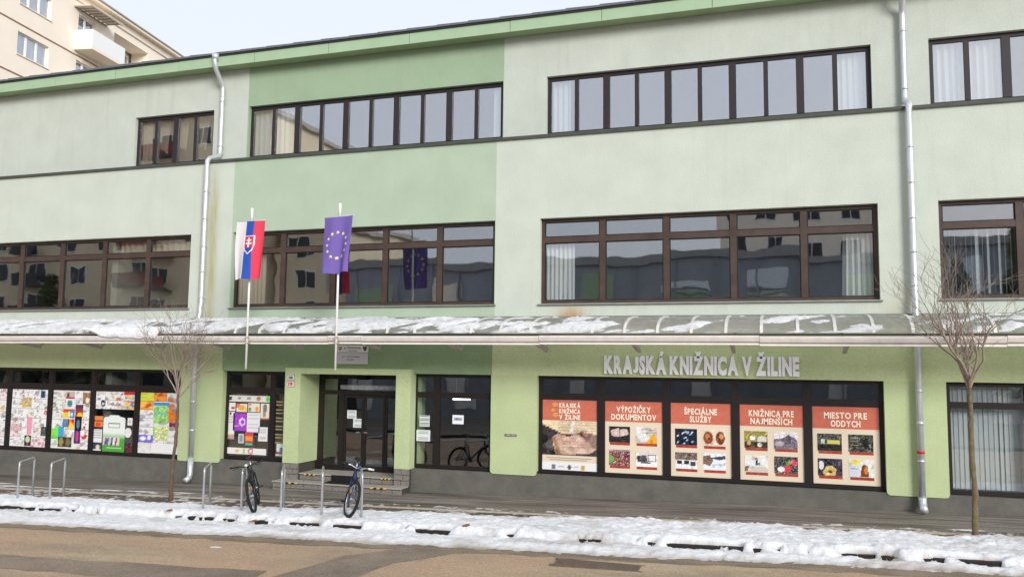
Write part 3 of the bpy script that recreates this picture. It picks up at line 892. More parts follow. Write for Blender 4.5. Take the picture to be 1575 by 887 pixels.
# ------------------------------------------------------------------ glass canopy
def dirty_glass():
    mt, nt, b = new_mat('dirty_canopy_glass')
    out = nt.nodes['Material Output']; L = nt.links.new
    b.inputs['Base Color'].default_value = (*lin((206, 203, 202)), 1); b.inputs['Roughness'].default_value = 0.35
    tr = nt.nodes.new('ShaderNodeBsdfTransparent'); tr.inputs[0].default_value = (.88, .92, .91, 1)
    tl = nt.nodes.new('ShaderNodeBsdfTranslucent'); tl.inputs[0].default_value = (.95, .95, .95, 1)
    m0 = nt.nodes.new('ShaderNodeMixShader'); m0.inputs[0].default_value = .85; L(b.outputs[0], m0.inputs[1]); L(tl.outputs[0], m0.inputs[2])
    n = nt.nodes.new('ShaderNodeTexNoise'); n.inputs['Scale'].default_value = 3; n.inputs['Detail'].default_value = 6
    tc = nt.nodes.new('ShaderNodeTexCoord'); L(tc.outputs['Object'], n.inputs['Vector'])
    r = nt.nodes.new('ShaderNodeMapRange'); r.inputs[1].default_value = .3; r.inputs[2].default_value = .75; r.inputs[3].default_value = .5; r.inputs[4].default_value = .82
    L(n.outputs[0], r.inputs[0])
    ms = nt.nodes.new('ShaderNodeMixShader'); L(r.outputs[0], ms.inputs[0]); L(tr.outputs[0], ms.inputs[1]); L(m0.outputs[0], ms.inputs[2])
    L(ms.outputs[0], out.inputs[0])
    return mt
M['canopy_glass'] = dirty_glass()
CYF, CZF, CZW = -1.55, 3.335, 3.715
def cprof(t, off=0.0):
    a = t*math.pi/2
    y = CYF*math.sin(a); z = CZF+(CZW-CZF)*math.cos(a)
    ny, nz = math.sin(a)*(CZW-CZF), math.cos(a)*abs(CYF)
    l = math.hypot(ny, nz)
    return y - off*ny/l, z + off*nz/l
CAN = empty('canopy', (0, 0, 0)); CAN.parent = LIB
rib_x = [-4.81+.635*k for k in range(-40, 24)]
rib_x = [x for x in rib_x if X_L < x < X_R]
NS = 8
for x in rib_x:
    bb = MB(); w = .027
    up_s = [cprof(k/NS, .028) for k in range(NS+1)]; lo_s = [cprof(k/NS, -.012) for k in range(NS+1)]
    bb.prism_x(up_s+lo_s[::-1], x-w, x+w)
    bb.build('canopy_rib', M['ribs'], CAN)
for a, c in zip(rib_x[:-1], rib_x[1:]):
    bb = MB(); dz = random.uniform(-.004, .004)
    up_s = [cprof(k/NS, .006+dz) for k in range(NS+1)]; lo_s = [cprof(k/NS, dz) for k in range(NS+1)]
    n = NS+1
    vs = [(xx, y, z) for xx in (a+.028, c-.028) for y, z in up_s+lo_s[::-1]]
    m2 = 2*n
    fs = [(k, k+1, k+1+m2, k+m2) for k in range(m2-1)] + [(m2-1, 0, m2, 2*m2-1)]
    bb.add(vs, fs, False)
    bb.build('canopy_pane', M['canopy_glass'], CAN)
bb = MB(); bb.box(X_L, X_R, -.05, -.003, CZW-.04, CZW+.05); bb.build('wall_flashing', M['flash'], CAN)
bb = MB(); bb.box(X_L, X_R, CYF-.03, CYF+.03, CZF-.05, CZF-.016); bb.build('canopy_edge', M['roofdark'], CAN)
def gutter(x0, x1, dz=0.0):
    bb = MB()
    pts = [(CYF-.035, CZF-.055), (CYF-.115, CZF-.06), (CYF-.125, CZF-.10), (CYF-.11, CZF-.165), (CYF-.06, CZF-.195), (CYF+.02, CZF-.195), (CYF+.03, CZF-.055)]
    bb.prism_x([(y, z+dz) for y, z in pts], x0, x1); g = bb.build('gutter', M['steel_pink'], CAN)
    MB().box(x0, x1, CYF-.075, CYF+.01, CZF-.232+dz, CZF-.198+dz).build('gutter_lip', M['white_trim'], g)
    return g
cuts = [X_L, -26, -22.0, -17.9, -13.95, -12.9, -9.35, -8.55, -4.6, -.4, 3.6, 7.8, X_R]
for a, c in zip(cuts[:-1], cuts[1:]): gutter(a+.004, c-.004, random.uniform(-.008, .008))
bx = [-28.1, -26.15, -24.2, -22.2, -20.2, -18.3, -16.3, -14.4, -12.5, -10.5, -8.55, -6.6, -4.68, -2.74, -.9, 1.1, 3.0, 5.0, 7.0, 9.0, 11.0]
for x in bx:
    bb = MB()
    bb.prism_x([(CYF+.0, 3.10), (CYF+.0, 3.165), (-.80, 3.06), (-.80, 2.97)], x-.035, x+.035)
    br = bb.build('canopy_bracket', M['bracket'], CAN)
    MB().tube([(x, -.82, 3.04), (x, YG+.01, 3.50)], .02, 8).build('stay_rod', M['bracket'], br)
    MB().box(x-.02, x+.02, -.90, YG, 3.38, 3.43).build('cross_arm', M['bracket'], br)

def canopy_snow():
    xs = np.arange(-29.5, 12.5, .05); ts = np.linspace(0.12, 1.0, 44)
    X, T = np.meshgrid(xs, ts)
    cover = np.interp(X, [-30, -9, -7.3, -6.0, -4.5, 1.0, 1.8, 3, 13], [.64, .64, .58, .50, .38, .40, .50, .58, .60])
    n = fbm(X*1.7+T*2.2, T*3.5-X*.15, 71, 5)
    n = n + .30*(fbm(X*7+T*3, T*9, 77, 3)-.5)
    # bare wavy furrows where the melt ran
    fur = fbm(X*2.6+T*5.5, T*2.2, 83, 4)
    bottom = np.clip((T-.55)/.45, 0, 1)
    d = cover - (1-n) + .34*bottom*np.clip((.6-cover)*4, 0, 1) - np.clip((fur-.47)*2.6, 0, .5)*1.0
    d = np.where(cover > .6, d+.05, d)
    th = np.clip(d*.28, -.02, .055) + .012*(fbm(X*9, T*24, 91, 3)-.4)
    over = ((X > -15.9) & (X < -13.75))
    ny, nx = X.shape
    A = T*math.pi/2
    tn = A
    yy = CYF*np.sin(A); zz = CZF+(CZW-CZF)*np.cos(A)
    nyv, nzv = -np.sin(A)*(CZW-CZF), np.cos(A)*abs(CYF); l = np.hypot(nyv, nzv)
    off = .010+np.clip(th, -.02, .08)
    V = np.stack([X, yy+nyv/l*off, zz+nzv/l*off], -1)
    idx = np.arange(nx*ny).reshape(ny, nx)
    q = np.stack([idx[:-1, :-1], idx[1:, :-1], idx[1:, 1:], idx[:-1, 1:]], -1).reshape(-1, 4)
    q = q[(th > -.004).ravel()[q].any(1)]
    used = np.unique(q); rm = -np.ones(nx*ny, int); rm[used] = np.arange(len(used))
    me = bpy.data.meshes.new('canopy_snow'); me.from_pydata(V.reshape(-1, 3)[used].tolist(), [], rm[q].tolist())
    me.polygons.foreach_set('use_smooth', [True]*len(me.polygons)); me.materials.append(M['snow_thin'])
    o = bpy.data.objects.new('canopy_snow', me); COL.objects.link(o); o['kind'] = 'stuff'
    tag(o, 'patchy melting snow lying on the glass canopy')
canopy_snow()
# the slump of snow hanging over the gutter by the left drainpipe
def slump():
    xs = np.linspace(-16.0, -13.72, 70); ss = np.linspace(0, 1, 16)
    X, T = np.meshgrid(xs, ss)
    edge = np.clip(np.minimum((X+16.0)/.5, (-13.72-X)/.18), 0, 1)
    hang = (.12+.16*fbm(X*2.3, X*0, 5, 4)+.10*np.clip((X+14.6)/.8, 0, 1))*edge
    y = -1.35-.34*np.clip(T*2, 0, 1) + .05*(fbm(X*6, T*6, 8)-.5)
    z = np.where(T < .5, 3.46-.06*(T*2)**2+.05*edge, 3.45-(T-.5)*2*hang) + .04*(fbm(X*5, T*5, 14)-.5)
    y = np.where(T > .5, y-.02*np.sin((T-.5)*2*math.pi), y)
    ny, nx = X.shape; idx = np.arange(nx*ny).reshape(ny, nx)
    q = np.stack([idx[:-1, :-1], idx[1:, :-1], idx[1:, 1:], idx[:-1, 1:]], -1).reshape(-1, 4)
    me = bpy.data.meshes.new('snow_slump'); me.from_pydata(np.stack([X, y, z], -1).reshape(-1, 3).tolist(), [], q.tolist())
    me.polygons.foreach_set('use_smooth', [True]*len(me.polygons)); me.materials.append(M['snow'])
    o = bpy.data.objects.new('snow_slump', me); COL.objects.link(o); o['kind'] = 'stuff'
    md = o.modifiers.new('thick', 'SOLIDIFY'); md.thickness = .05; md.offset = -1
slump()

# ------------------------------------------------------------------ lettering
def text_mesh(body, size, extrude=0.0, bold=0.0, align='CENTER', space=1.0):
    cu = bpy.data.curves.new('text', 'FONT')
    cu.body = body; cu.size = size; cu.extrude = extrude; cu.offset = bold
    cu.align_x = align; cu.space_character = space; cu.resolution_u = 3; cu.space_line = .9
    o = bpy.data.objects.new('text', cu); COL.objects.link(o)
    dg = bpy.context.evaluated_depsgraph_get()
    me = bpy.data.meshes.new_from_object(o.evaluated_get(dg))
    bpy.data.objects.remove(o); bpy.data.curves.remove(cu)
    return me
def layout(body, size, extrude, bold, gap, word):
    """letters set one by one so that J sits on the baseline; returns [(char, verts, faces)]"""
    out = []; cur = 0.0
    cap = mesh_box(text_mesh('H', size, 0, 0, 'LEFT'))[1][1]
    for ch in body:
        if ch == ' ': cur += word; continue
        me = text_mesh(ch, size, extrude, bold, 'LEFT')
        co = np.empty(len(me.vertices)*3); me.vertices.foreach_get('co', co); co = co.reshape(-1, 3)
        if ch == 'J': co[:, 1] = (co[:, 1]-co[:, 1].min())/(co[:, 1].max()-co[:, 1].min())*cap*1.02
        w = co[:, 0].max()-co[:, 0].min()
        if ch == 'J': co[:, 0] = co[:, 0].min()+(co[:, 0]-co[:, 0].min())*1.25; w *= 1.25
        co[:, 0] += cur-co[:, 0].min(); cur += w+gap
        out.append((ch, co, [tuple(p.vertices) for p in me.polygons]))
        bpy.data.meshes.remove(me)
    return out, cur-gap, cap
def mesh_box(me):
    co = np.empty(len(me.vertices)*3); me.vertices.foreach_get('co', co); co = co.reshape(-1, 3)
    return co.min(0), co.max(0)
def place_text(name, body, x0, x1, z0, z1, y, mt, parent, size=.2, extrude=.001, bold=.0, lines=1):
    """text stretched to fill a box on a wall facing -y"""
    items, total, cap = layout(body, size, extrude, bold, size*.09, size*.3)
    off = origin_of(parent) if parent else Vector((0, 0, 0))
    q = MB()
    for ch, co, fs in items:
        q.add([(x0+c[0]/total*(x1-x0)-off.x, y-c[2]-off.y, z0+c[1]/cap*(z1-z0)-off.z) for c in co], fs)
    return q.build(name, mt, parent, local=True)

SIGN = thing('library_sign', 'silver capital letters of the library name on the green band over the posters', 'sign', (-1.64, YG, 2.56))
def sign_letters():
    items, total, cap = layout('KRAJSKÁ KNIŽNICA V ŽILINE', .33, .026, .0205, .018, .08)
    sx = 3.90/total; sz = .325/cap
    for ch, co, fs in items:
        q = MB(); q.add([(-3.59+c[0]*sx+1.64, -.035-c[2], c[1]*sz) for c in co], fs)
        q.build('letter', M['sign_metal'], SIGN, local=True)
sign_letters()

# ------------------------------------------------------------------ printed sheets
def ink_sheet(name, x0, x1, z0, z1, y, img, parent=None, mt=None, thick=.004):
    """a sheet of paper facing -y; img[h][w][3] sRGB 0..255, row 0 at the top, printed as point colours"""
    h, w = img.shape[:2]
    off = origin_of(parent) if parent else Vector((0, 0, 0))
    xs = np.linspace(x0, x1, w); zs = np.linspace(z1, z0, h)
    X, Z = np.meshgrid(xs, zs)
    V = np.stack([X-off.x, np.full_like(X, y-off.y), Z-off.z], -1).reshape(-1, 3)
    idx = np.arange(w*h).reshape(h, w)
    q = np.stack([idx[1:, :-1], idx[1:, 1:], idx[:-1, 1:], idx[:-1, :-1]], -1).reshape(-1, 4).tolist()
    n = w*h
    bk = [(x0-off.x, y+thick-off.y, z1-off.z), (x1-off.x, y+thick-off.y, z1-off.z), (x1-off.x, y+thick-off.y, z0-off.z), (x0-off.x, y+thick-off.y, z0-off.z)]
    q.append((n, n+1, n+2, n+3))
    c = [0, w-1, n-1, n-w]
    for k in range(4): q.append((c[k], c[(k+1) % 4], n+(k+1) % 4, n+k))
    me = bpy.data.meshes.new(name); me.from_pydata(V.tolist()+bk, [], q)
    at = me.attributes.new('ink', 'FLOAT_COLOR', 'POINT')
    s = img.reshape(-1, 3)/255.0
    l = np.where(s <= .04045, s/12.92, ((s+.055)/1.055)**2.4)
    l = np.concatenate([l, np.ones((len(l), 1))], 1)
    l = np.concatenate([l, np.full((4, 4), .8)], 0)
    at.data.foreach_set('color', l.astype(np.float32).ravel())
    me.materials.append(mt or M['print'])
    return link_mesh(name, me, parent)

class Img:
    def __init__(self, w, h, bg): self.w, self.h = w, h; self.a = np.empty((h, w, 3)); self.a[:] = bg; self.X, self.Y = np.meshgrid((np.arange(w)+.5)/w, (np.arange(h)+.5)/h)
    def rect(self, x0, y0, x1, y1, c): self.a[(self.X >= x0) & (self.X <= x1) & (self.Y >= y0) & (self.Y <= y1)] = c; return self
    def ell(self, cx, cy, rx, ry, c): self.a[((self.X-cx)/rx)**2+((self.Y-cy)/ry)**2 <= 1] = c; return self
    def poly(self, pts, c):
        ins = np.zeros_like(self.X, bool); n = len(pts)
        for i in range(n):
            (xa, ya), (xb, yb) = pts[i], pts[(i+1) % n]
            cond = ((ya > self.Y) != (yb > self.Y))
            xi = (xb-xa)*(self.Y-ya)/((yb-ya) if yb != ya else 1e-9)+xa
            ins ^= cond & (self.X < xi)
        self.a[ins] = c; return self
    def grad(self, c0, c1): self.a[:] = np.array(c0)+(np.array(c1)-np.array(c0))*self.Y[..., None]; return self
    def noise(self, amp, rng, chroma=0.3):
        n = rng.normal(0, amp, (self.h, self.w, 1)); n2 = rng.normal(0, amp*chroma, (self.h, self.w, 3))
        self.a = np.clip(self.a+n+n2, 0, 255); return self
    def busy(self, rng, n, amp, s=.12):
        for k in range(n):
            cx, cy, w = rng.uniform(0, 1), rng.uniform(0, 1), rng.uniform(.02, s)
            msk = ((self.X-cx)/w)**2+((self.Y-cy)/(w*rng.uniform(.5, 1.8)))**2 <= 1
            self.a[msk] = np.clip(self.a[msk]+rng.normal(0, amp)+rng.normal(0, amp*.25, 3), 0, 255)
        return self
    def lines(self, x0, x1, ys, c, t=.03):
        for y in ys: self.rect(x0, y-t/2, x1, y+t/2, c)
        return self

RED_H, CREAM, CAPT = (197, 108, 88), (222, 206, 184), (166, 66, 54)
def photo_book_dark(): return Img(32, 24, (44, 36, 38)).poly([(.1, .25), (.45, .12), (.5, .2), (.85, .15), (.92, .5), (.55, .62), (.12, .6)], (206, 184, 176)).poly([(.48, .2), (.52, .2), (.54, .6), (.5, .62)], (120, 100, 98)).rect(.2, .68, .8, .72, (70, 64, 66))
def photo_paper(): return Img(32, 24, (196, 184, 178)).poly([(0, 0), (.35, .0), (.75, .8), (.3, .9), (0, .5)], (222, 218, 216)).lines(.3, .95, (.15, .25, .35), (150, 140, 140), .04).poly([(.45, 1), (.7, .6), (.78, .25), (.85, .45), (.98, .7), (1, 1)], (234, 166, 44))
def photo_crowd(r): return Img(32, 24, (120, 70, 66)).noise(55, r, .5).ell(.1, .6, .14, .2, (110, 170, 90)).rect(0, 0, 1, .12, (160, 140, 150))
def photo_laptop(): return Img(32, 24, (214, 206, 198)).rect(0, .62, 1, 1, (236, 234, 232)).poly([(.05, .35), (.5, .28), (.55, .7), (.1, .72)], (84, 76, 88)).rect(.55, .25, .95, .68, (70, 64, 72)).rect(.58, .3, .92, .62, (226, 226, 228)).rect(.25, .72, .7, .78, (120, 112, 116))
def photo_keyboard(r):
    i = Img(32, 24, (24, 30, 44))
    for k in range(14): cx, cy = r.uniform(.1, .95), r.uniform(.15, .9); i.poly([(cx-.06, cy), (cx+.03, cy-.07), (cx+.06, cy), (cx-.03, cy+.07)], (150, 180, 222) if k % 3 else (206, 214, 226))
    return i
def photo_masks(): return Img(32, 24, (226, 204, 184)).ell(.24, .5, .21, .36, (140, 76, 46)).ell(.2, .42, .1, .15, (196, 128, 88)).ell(.76, .5, .2, .38, (128, 70, 44)).ell(.8, .42, .1, .16, (206, 142, 100)).ell(.27, .55, .05, .08, (82, 44, 30)).ell(.72, .58, .05, .08, (70, 38, 28))
def photo_office(r): return Img(32, 24, (226, 220, 218)).rect(0, .0, 1, .45, (116, 100, 92)).noise(24, r, .3).rect(.08, .5, .3, .72, (40, 42, 50)).rect(.4, .52, .62, .7, (44, 46, 56)).rect(.7, .55, .9, .78, (60, 66, 84)).rect(0, .8, 1, 1, (232, 230, 230))
def photo_arrow(): return Img(32, 24, (228, 230, 240)).poly([(0, .2), (.3, .1), (.45, .45), (.3, .75), (0, .65)], (130, 100, 88)).poly([(.3, .3), (.6, .2), (.95, .12), (1, .3), (.7, .4)], (60, 62, 82)).rect(.5, .6, .95, .7, (206, 210, 226))
def photo_kids(r): return Img(32, 24, (150, 138, 60)).noise(26, r, .3).rect(.25, .3, .48, .55, (232, 238, 236)).ell(.75, .5, .2, .22, (206, 206, 200)).rect(0, .62, 1, 1, (72, 60, 48)).ell(.2, .72, .09, .12, (212, 160, 130)).ell(.65, .8, .1, .12, (226, 224, 214))
def photo_mono(r): return Img(32, 24, (226, 220, 226)).poly([(0, .45), (.4, .35), (.6, .2), (.85, .3), (1, .55), (1, 1), (0, 1)], (118, 106, 118)).noise(26, r, .1).ell(.62, .38, .12, .2, (86, 76, 88)).ell(.25, .7, .2, .14, (176, 166, 172))
def photo_white(): return Img(32, 24, (222, 220, 218)).poly([(0, .62), (.6, .68), (1, .62), (1, 1), (0, 1)], (204, 192, 184)).rect(.46, .25, .56, .58, (54, 66, 120)).ell(.62, .5, .05, .1, (70, 140, 80)).ell(.5, .22, .06, .08, (190, 120, 90)).poly([(0, .7), (.2, .6), (.15, .9), (0, .95)], (120, 96, 80))
def photo_children(r): return Img(32, 24, (62, 62, 56)).noise(44, r, .5).ell(.55, .7, .16, .2, (214, 62, 86)).ell(.82, .35, .14, .16, (214, 72, 96)).ell(.3, .75, .14, .16, (226, 214, 206)).ell(.6, .4, .1, .1, (90, 150, 70))
def photo_yellowroom(r): return Img(32, 24, (70, 70, 62)).noise(36, r, .25).rect(.42, .38, .9, .6, (206, 196, 100)).rect(.15, .35, .32, .6, (190, 196, 190)).rect(0, .62, 1, 1, (40, 40, 36))
def photo_darkroom(r): return Img(32, 24, (58, 58, 50)).noise(40, r, .2).lines(.1, .4, (.2, .4, .6), (136, 132, 112), .06).ell(.7, .5, .12, .3, (30, 30, 28))
def photo_ball(r): return Img(32, 24, (58, 50, 66)).noise(26, r, .3).poly([(.2, .8), (.35, .45), (.55, .4), (.75, .6), (.7, .95), (.3, 1)], (206, 178, 110)).ell(.15, .4, .1, .25, (222, 216, 220)).ell(.5, .75, .08, .1, (88, 70, 60))
def photo_girl(): return Img(32, 24, (222, 220, 214)).rect(0, .35, .45, 1, (206, 210, 222)).rect(.08, .06, .45, .28, (222, 208, 92)).poly([(.45, .95), (.5, .4), (.62, .25), (.75, .4), (.78, .95)], (116, 64, 38)).ell(.68, .6, .08, .22, (206, 122, 56)).rect(.05, .48, .38, .56, (110, 116, 132))

def poster_frame(label, x0, x1, z0, z1, head_h, group):
    cx = (x0+x1)/2
    t = thing('poster', label, 'poster', (cx, .02, z0), group)
    img = Img(8, 8, CREAM)
    ink_sheet('backing_sheet', x0, x1, z0, z1-head_h, .022, img.a, t)
    h = Img(22, 10, RED_H)
    ink_sheet('header_band', x0, x1, z1-head_h, z1, .019, h.noise(2.5, RNG, .1).a, t)
    return t
txt_mat = mat('poster_lettering_cream', (244, 226, 206), .6, .02)
GP = 'red headed information posters in the ground floor windows'
RG = np.random.default_rng(5)
phs = {1: [photo_book_dark(), photo_paper(), photo_crowd(RG), photo_laptop()],
       2: [photo_keyboard(RG), photo_masks(), photo_office(RG), photo_arrow()],
       3: [photo_kids(RG), photo_mono(RG), photo_white(), photo_children(RG)],
       4: [photo_yellowroom(RG), photo_darkroom(RG), photo_ball(RG), photo_girl()]}
heads = ['', ('VÝPOŽIČKY', 'DOKUMENTOV'), ('ŠPECIÁLNE', 'SLUŽBY'), ('KNIŽNICA PRE', 'NAJMENŠÍCH'), ('MIESTO PRE', 'ODDYCH')]
labs = ['', 'poster headed VÝPOŽIČKY DOKUMENTOV with an open book among its four photos', 'poster headed ŠPECIÁLNE SLUŽBY with a keyboard and two masks among its photos',
        'poster headed KNIŽNICA PRE NAJMENŠÍCH with four photos of children and reading', 'poster headed MIESTO PRE ODDYCH with a yellow room and a girl among its photos']
pz0, pz1 = .45, 1.955
for k in range(5):
    a = XC+1.38*k+(.085 if k else .085); c = XC+1.38*(k+1)-.085
    if k == 0:
        t = poster_frame('poster headed KRAJSKÁ KNIŽNICA V ŽILINE with one large photo of an open old book', a, c, pz0, pz1, .44, GP)
        for j, s in enumerate(('KRAJSKÁ', 'KNIŽNICA', 'V ŽILINE')):
            z = pz1-.125-.125*j
            place_text('lettering', s, a+.37, a+.37+.47, z-.035, z+.055, .0145, txt_mat, t, bold=.008)
        q = MB()
        for (xx, zz, rr) in ((a+.28, pz1-.1, .05), (a+.24, pz1-.22, .04), (a+.29, pz1-.32, .05)):
            q.prism([(xx+rr*1.3*math.cos(i*math.pi/4), zz+rr*math.sin(i*math.pi/4)) for i in range(8)], .0145, .0185)
        q.build('emblem', mat('emblem_ochre', (216, 150, 90), .6, .03), t)
        im = Img(44, 26, (60, 52, 54)).poly([(0, 0), (1, 0), (1, .38), (.75, .34), (.4, .4), (0, .12)], (226, 206, 174)).lines(.3, .95, (.05, .12, .2, .28), (196, 176, 150), .03)
        im.poly([(.18, .5), (.3, .38), (.5, .48), (.62, .34), (.98, .75), (.9, .9), (.35, .98), (.25, .95)], (196, 164, 146)).poly([(.18, .5), (.24, .48), (.36, .97), (.28, .97)], (150, 108, 82))
        im.poly([(.66, .3), (1, .4), (1, .8), (.93, .78)], (150, 120, 112)).poly([(.55, .05), (.6, .02), (.56, .3), (.47, .42)], (226, 228, 232)).noise(8, RG, .2)
        im.lines(.36, .85, (.6, .68, .76, .84), (170, 138, 124), .025)
        ink_sheet('photo', a, c, pz0+.33, pz1-.44, .016, im.busy(RG, 70, 13).a, t)
        lo = Img(44, 10, (228, 228, 230)).rect(.18, .35, .26, .75, (110, 116, 128)).ell(.5, .55, .035, .22, (60, 70, 76)).rect(.71, .35, .77, .75, (200, 160, 70)).rect(.3, .45, .42, .6, (190, 192, 196)).rect(.57, .45, .66, .58, (196, 198, 202))
        ink_sheet('logo_strip', a, c, pz0, pz0+.18, .016, lo.a, t)
        bb = MB()
        for (u, v, zz) in ((.08, .9, .275), (.14, .82, .235)): bb.box(a+(c-a)*u, a+(c-a)*v, .0135, .0155, pz0+zz-.008, pz0+zz+.008)
        bb.build('small_print', mat('small_print_grey', (176, 160, 140), .7, .03), t)
        continue
    t = poster_frame(labs[k], a, c, pz0, pz1, .425, GP)
    cx = (a+c)/2
    ws = {1: (.72, .95), 2: (.66, .44), 3: (.86, .80), 4: (.78, .54)}[k]
    for j, s in enumerate(heads[k]):
        z = pz1-.175-.155*j
        acc = .03
        place_text('lettering', s, cx-ws[j]/2, cx+ws[j]/2, z-.05, z+.062, .0145, txt_mat, t, bold=.007)
    for j, ph in enumerate(phs[k]):
        w, h = .425, .33
        xx = a+.085+(.565 if j % 2 else 0); zz = pz1-.425-.10-h-(.48 if j > 1 else 0)
        ink_sheet('photo', xx, xx+w+.02, zz, zz+h, .016, ph.busy(RG, 50, 17, .08).noise(5, RG, .3).a, t)
        ink_sheet('caption_strip', xx+.02, xx+w+.02, zz-.055, zz-.003, .0155, Img(14, 4, CAPT).noise(12, RG, .1).a, t)

# ------------------------------------------------------------------ drawings and notices taped inside the left windows
def scribble(rng, w, h, bg, inks, dens):
    im = Img(w, h, bg).noise(5, rng, .2)
    for k in range(int(dens)):
        c = inks[rng.integers(len(inks))]
        t = rng.integers(3); cx, cy = rng.uniform(.1, .9), rng.uniform(.1, .9); s = rng.uniform(.08, .26)
        if t == 0: im.ell(cx, cy, s, s*rng.uniform(.5, 1.1), c)
        elif t == 1: im.rect(cx-s, cy-.04, cx+s, cy+.05, c)
        else: im.poly([(cx-s, cy+s), (cx, cy-s), (cx+s, cy+s*.6)], c)
    return im
GREYS = [(176, 172, 170), (196, 190, 188), (150, 146, 146), (206, 198, 190)]
WARM = [(196, 120, 96), (214, 172, 120), (170, 150, 120), (196, 90, 110)]
def collage(label, x0, x1, z0, z1, rows, seed, specials=(), base=(232, 230, 228)):
    rng = np.random.default_rng(seed)
    t = thing('drawing_collage', label, 'collage', ((x0+x1)/2, .02, z0), 'collages of drawings in the left windows')
    nz = len(rows)
    zz = z1
    for r, cols in enumerate(rows):
        hh = (z1-z0)/nz
        ws = np.array([rng.uniform(.8, 1.25) for _ in cols]); ws = ws/ws.sum()*(x1-x0)
        xx = x0
        for wv, cc in zip(ws, cols):
            if cc is not None:
                bgc, inks, dens = cc
                ink_sheet('drawing', xx+.004, xx+wv-.004, zz-hh+.004, zz-.004, .021+rng.uniform(-.003, .003), scribble(rng, 12, 14, bgc, inks, dens).a, t)
            xx += wv
        zz -= hh
    for (u0, v0, u1, v1, im) in specials:
        ink_sheet('drawing', x0+(x1-x0)*u0, x0+(x1-x0)*u1, z1-(z1-z0)*v1, z1-(z1-z0)*v0, .012, im.a, t)
    return t
W_ = ((231, 229, 230), GREYS, 6); W2 = ((226, 224, 222), GREYS+WARM[:2], 7); W3 = ((222, 226, 216), GREYS+[(170, 196, 160)], 7)
WR = ((232, 226, 224), [(196, 60, 70), (170, 150, 150), (214, 190, 180)], 5); WP = ((230, 214, 214), [(214, 130, 160), (176, 150, 150)], 7)
def cx_(k): return XF0+1.44*k+.085, XF0+1.44*(k+1)-.085
zb, zt = SIL['g1']+.09, 1.885
GRN = ((150, 214, 90), [(110, 196, 90), (220, 232, 180)], 5); ORG = ((236, 150, 60), [(240, 190, 90), (190, 80, 50)], 6); YEL = ((206, 214, 80), [(150, 190, 70), (236, 170, 60)], 6)
a, c = cx_(0)
collage('collage of pale and ochre drawings in the leftmost window pane, cut by the picture edge', a, c, zb, zt, [[W2, W2, W_, WP], [W_, W3, W2, W2], [W2, W2, ((222, 196, 150), WARM, 6), W_], [W_, WP, W2, W2], [W2, W_, W_, W_]], 21)
a, c = cx_(1)
sunset = Img(10, 14, (232, 60, 40)).grad((60, 50, 80), (240, 110, 40)).rect(0, .7, 1, 1, (240, 190, 60))
collage('collage of mostly white pencil drawings with one pink figure in the second pane', a, c, zb, zt, [[W_, W_, W_, W_, W_], [W_, W2, W_, W_, W_], [W_, W_, W2, W_, WR], [W2, W_, WP, W_, W_], [WP, W_, WR, W2, W_], [W_, W_, W2, WP, WP]], 22,
        [(.30, .14, .56, .31, Img(12, 10, (196, 170, 130)).noise(22, RG, .3).rect(.05, .6, .4, 1, (214, 176, 60))), (.47, .48, .60, .78, Img(8, 12, (226, 150, 176)).noise(8, RG, .2)),
         (.80, .02, .92, .14, Img(8, 8, (60, 96, 128)).rect(.4, .1, .6, .9, (24, 30, 46))), (.42, .80, .60, .98, Img(10, 12, (34, 40, 56)).ell(.5, .4, .3, .28, (196, 206, 160)).ell(.5, .8, .15, .1, (190, 60, 80))),
         (.02, .61, .32, .73, Img(12, 8, (206, 170, 176)).noise(20, RG, .4)), (.86, .64, 1.0, .80, Img(8, 8, (70, 74, 72)).noise(30, RG, .2))])
a, c = cx_(2)
collage('collage with bright red and blue sunset pictures in the third window pane', a, c, zb, zt, [[W2, W2, W_, W_], [W3, W3, W_, W3], [W3, W2, W_, W_], [W_, W_, W2, WR], [GRN, W2, W_, WR], [W3, W_, W2, W_]], 23,
        [(.62, .24, .82, .44, Img(10, 12, (206, 60, 40)).grad((56, 44, 96), (226, 70, 30)).ell(.6, .85, .3, .2, (244, 190, 50))), (.30, .32, .48, .47, Img(10, 10, (232, 196, 70)).rect(0, 0, 1, .35, (220, 70, 50)).rect(.7, .3, 1, .8, (240, 226, 150))),
         (.48, .32, .60, .47, Img(8, 10, (60, 130, 190)).rect(0, 0, 1, .2, (206, 60, 50)).ell(.4, .6, .25, .25, (190, 220, 230))), (.30, .49, .46, .63, Img(8, 8, (96, 130, 170)).noise(10, RG, .2)), (.44, .49, .60, .65, Img(10, 10, (226, 120, 50)).poly([(0, 1), (.4, .3), (1, .7), (1, 1)], (244, 206, 60)).rect(.6, 0, 1, .4, (206, 40, 40))),
         (.62, .44, .80, .68, Img(10, 12, (28, 28, 36)).ell(.5, .55, .25, .3, (96, 120, 150))), (.62, .68, .78, .90, Img(10, 12, (70, 50, 100)).ell(.5, .45, .25, .35, (206, 60, 130))), (.10, .62, .34, .80, Img(10, 10, (70, 160, 200)).rect(0, 0, .35, 1, (120, 226, 90))),
         (.20, .80, .56, .97, Img(14, 8, (70, 54, 40)).ell(.25, .5, .16, .35, (150, 140, 90)).ell(.72, .5, .18, .35, (120, 110, 80))), (.34, .02, .58, .14, Img(12, 8, (190, 176, 170)).ell(.3, .5, .14, .3, (90, 70, 70)).rect(0, .8, 1, 1, (190, 50, 60))), (.36, .16, .56, .29, Img(10, 8, (224, 226, 224)).ell(.5, .5, .35, .4, (70, 130, 140))),
         (.80, .03, 1.0, .22, Img(10, 12, (150, 110, 80)).noise(26, RG, .3).ell(.6, .7, .25, .2, (230, 226, 216)))])
a, c = cx_(3)
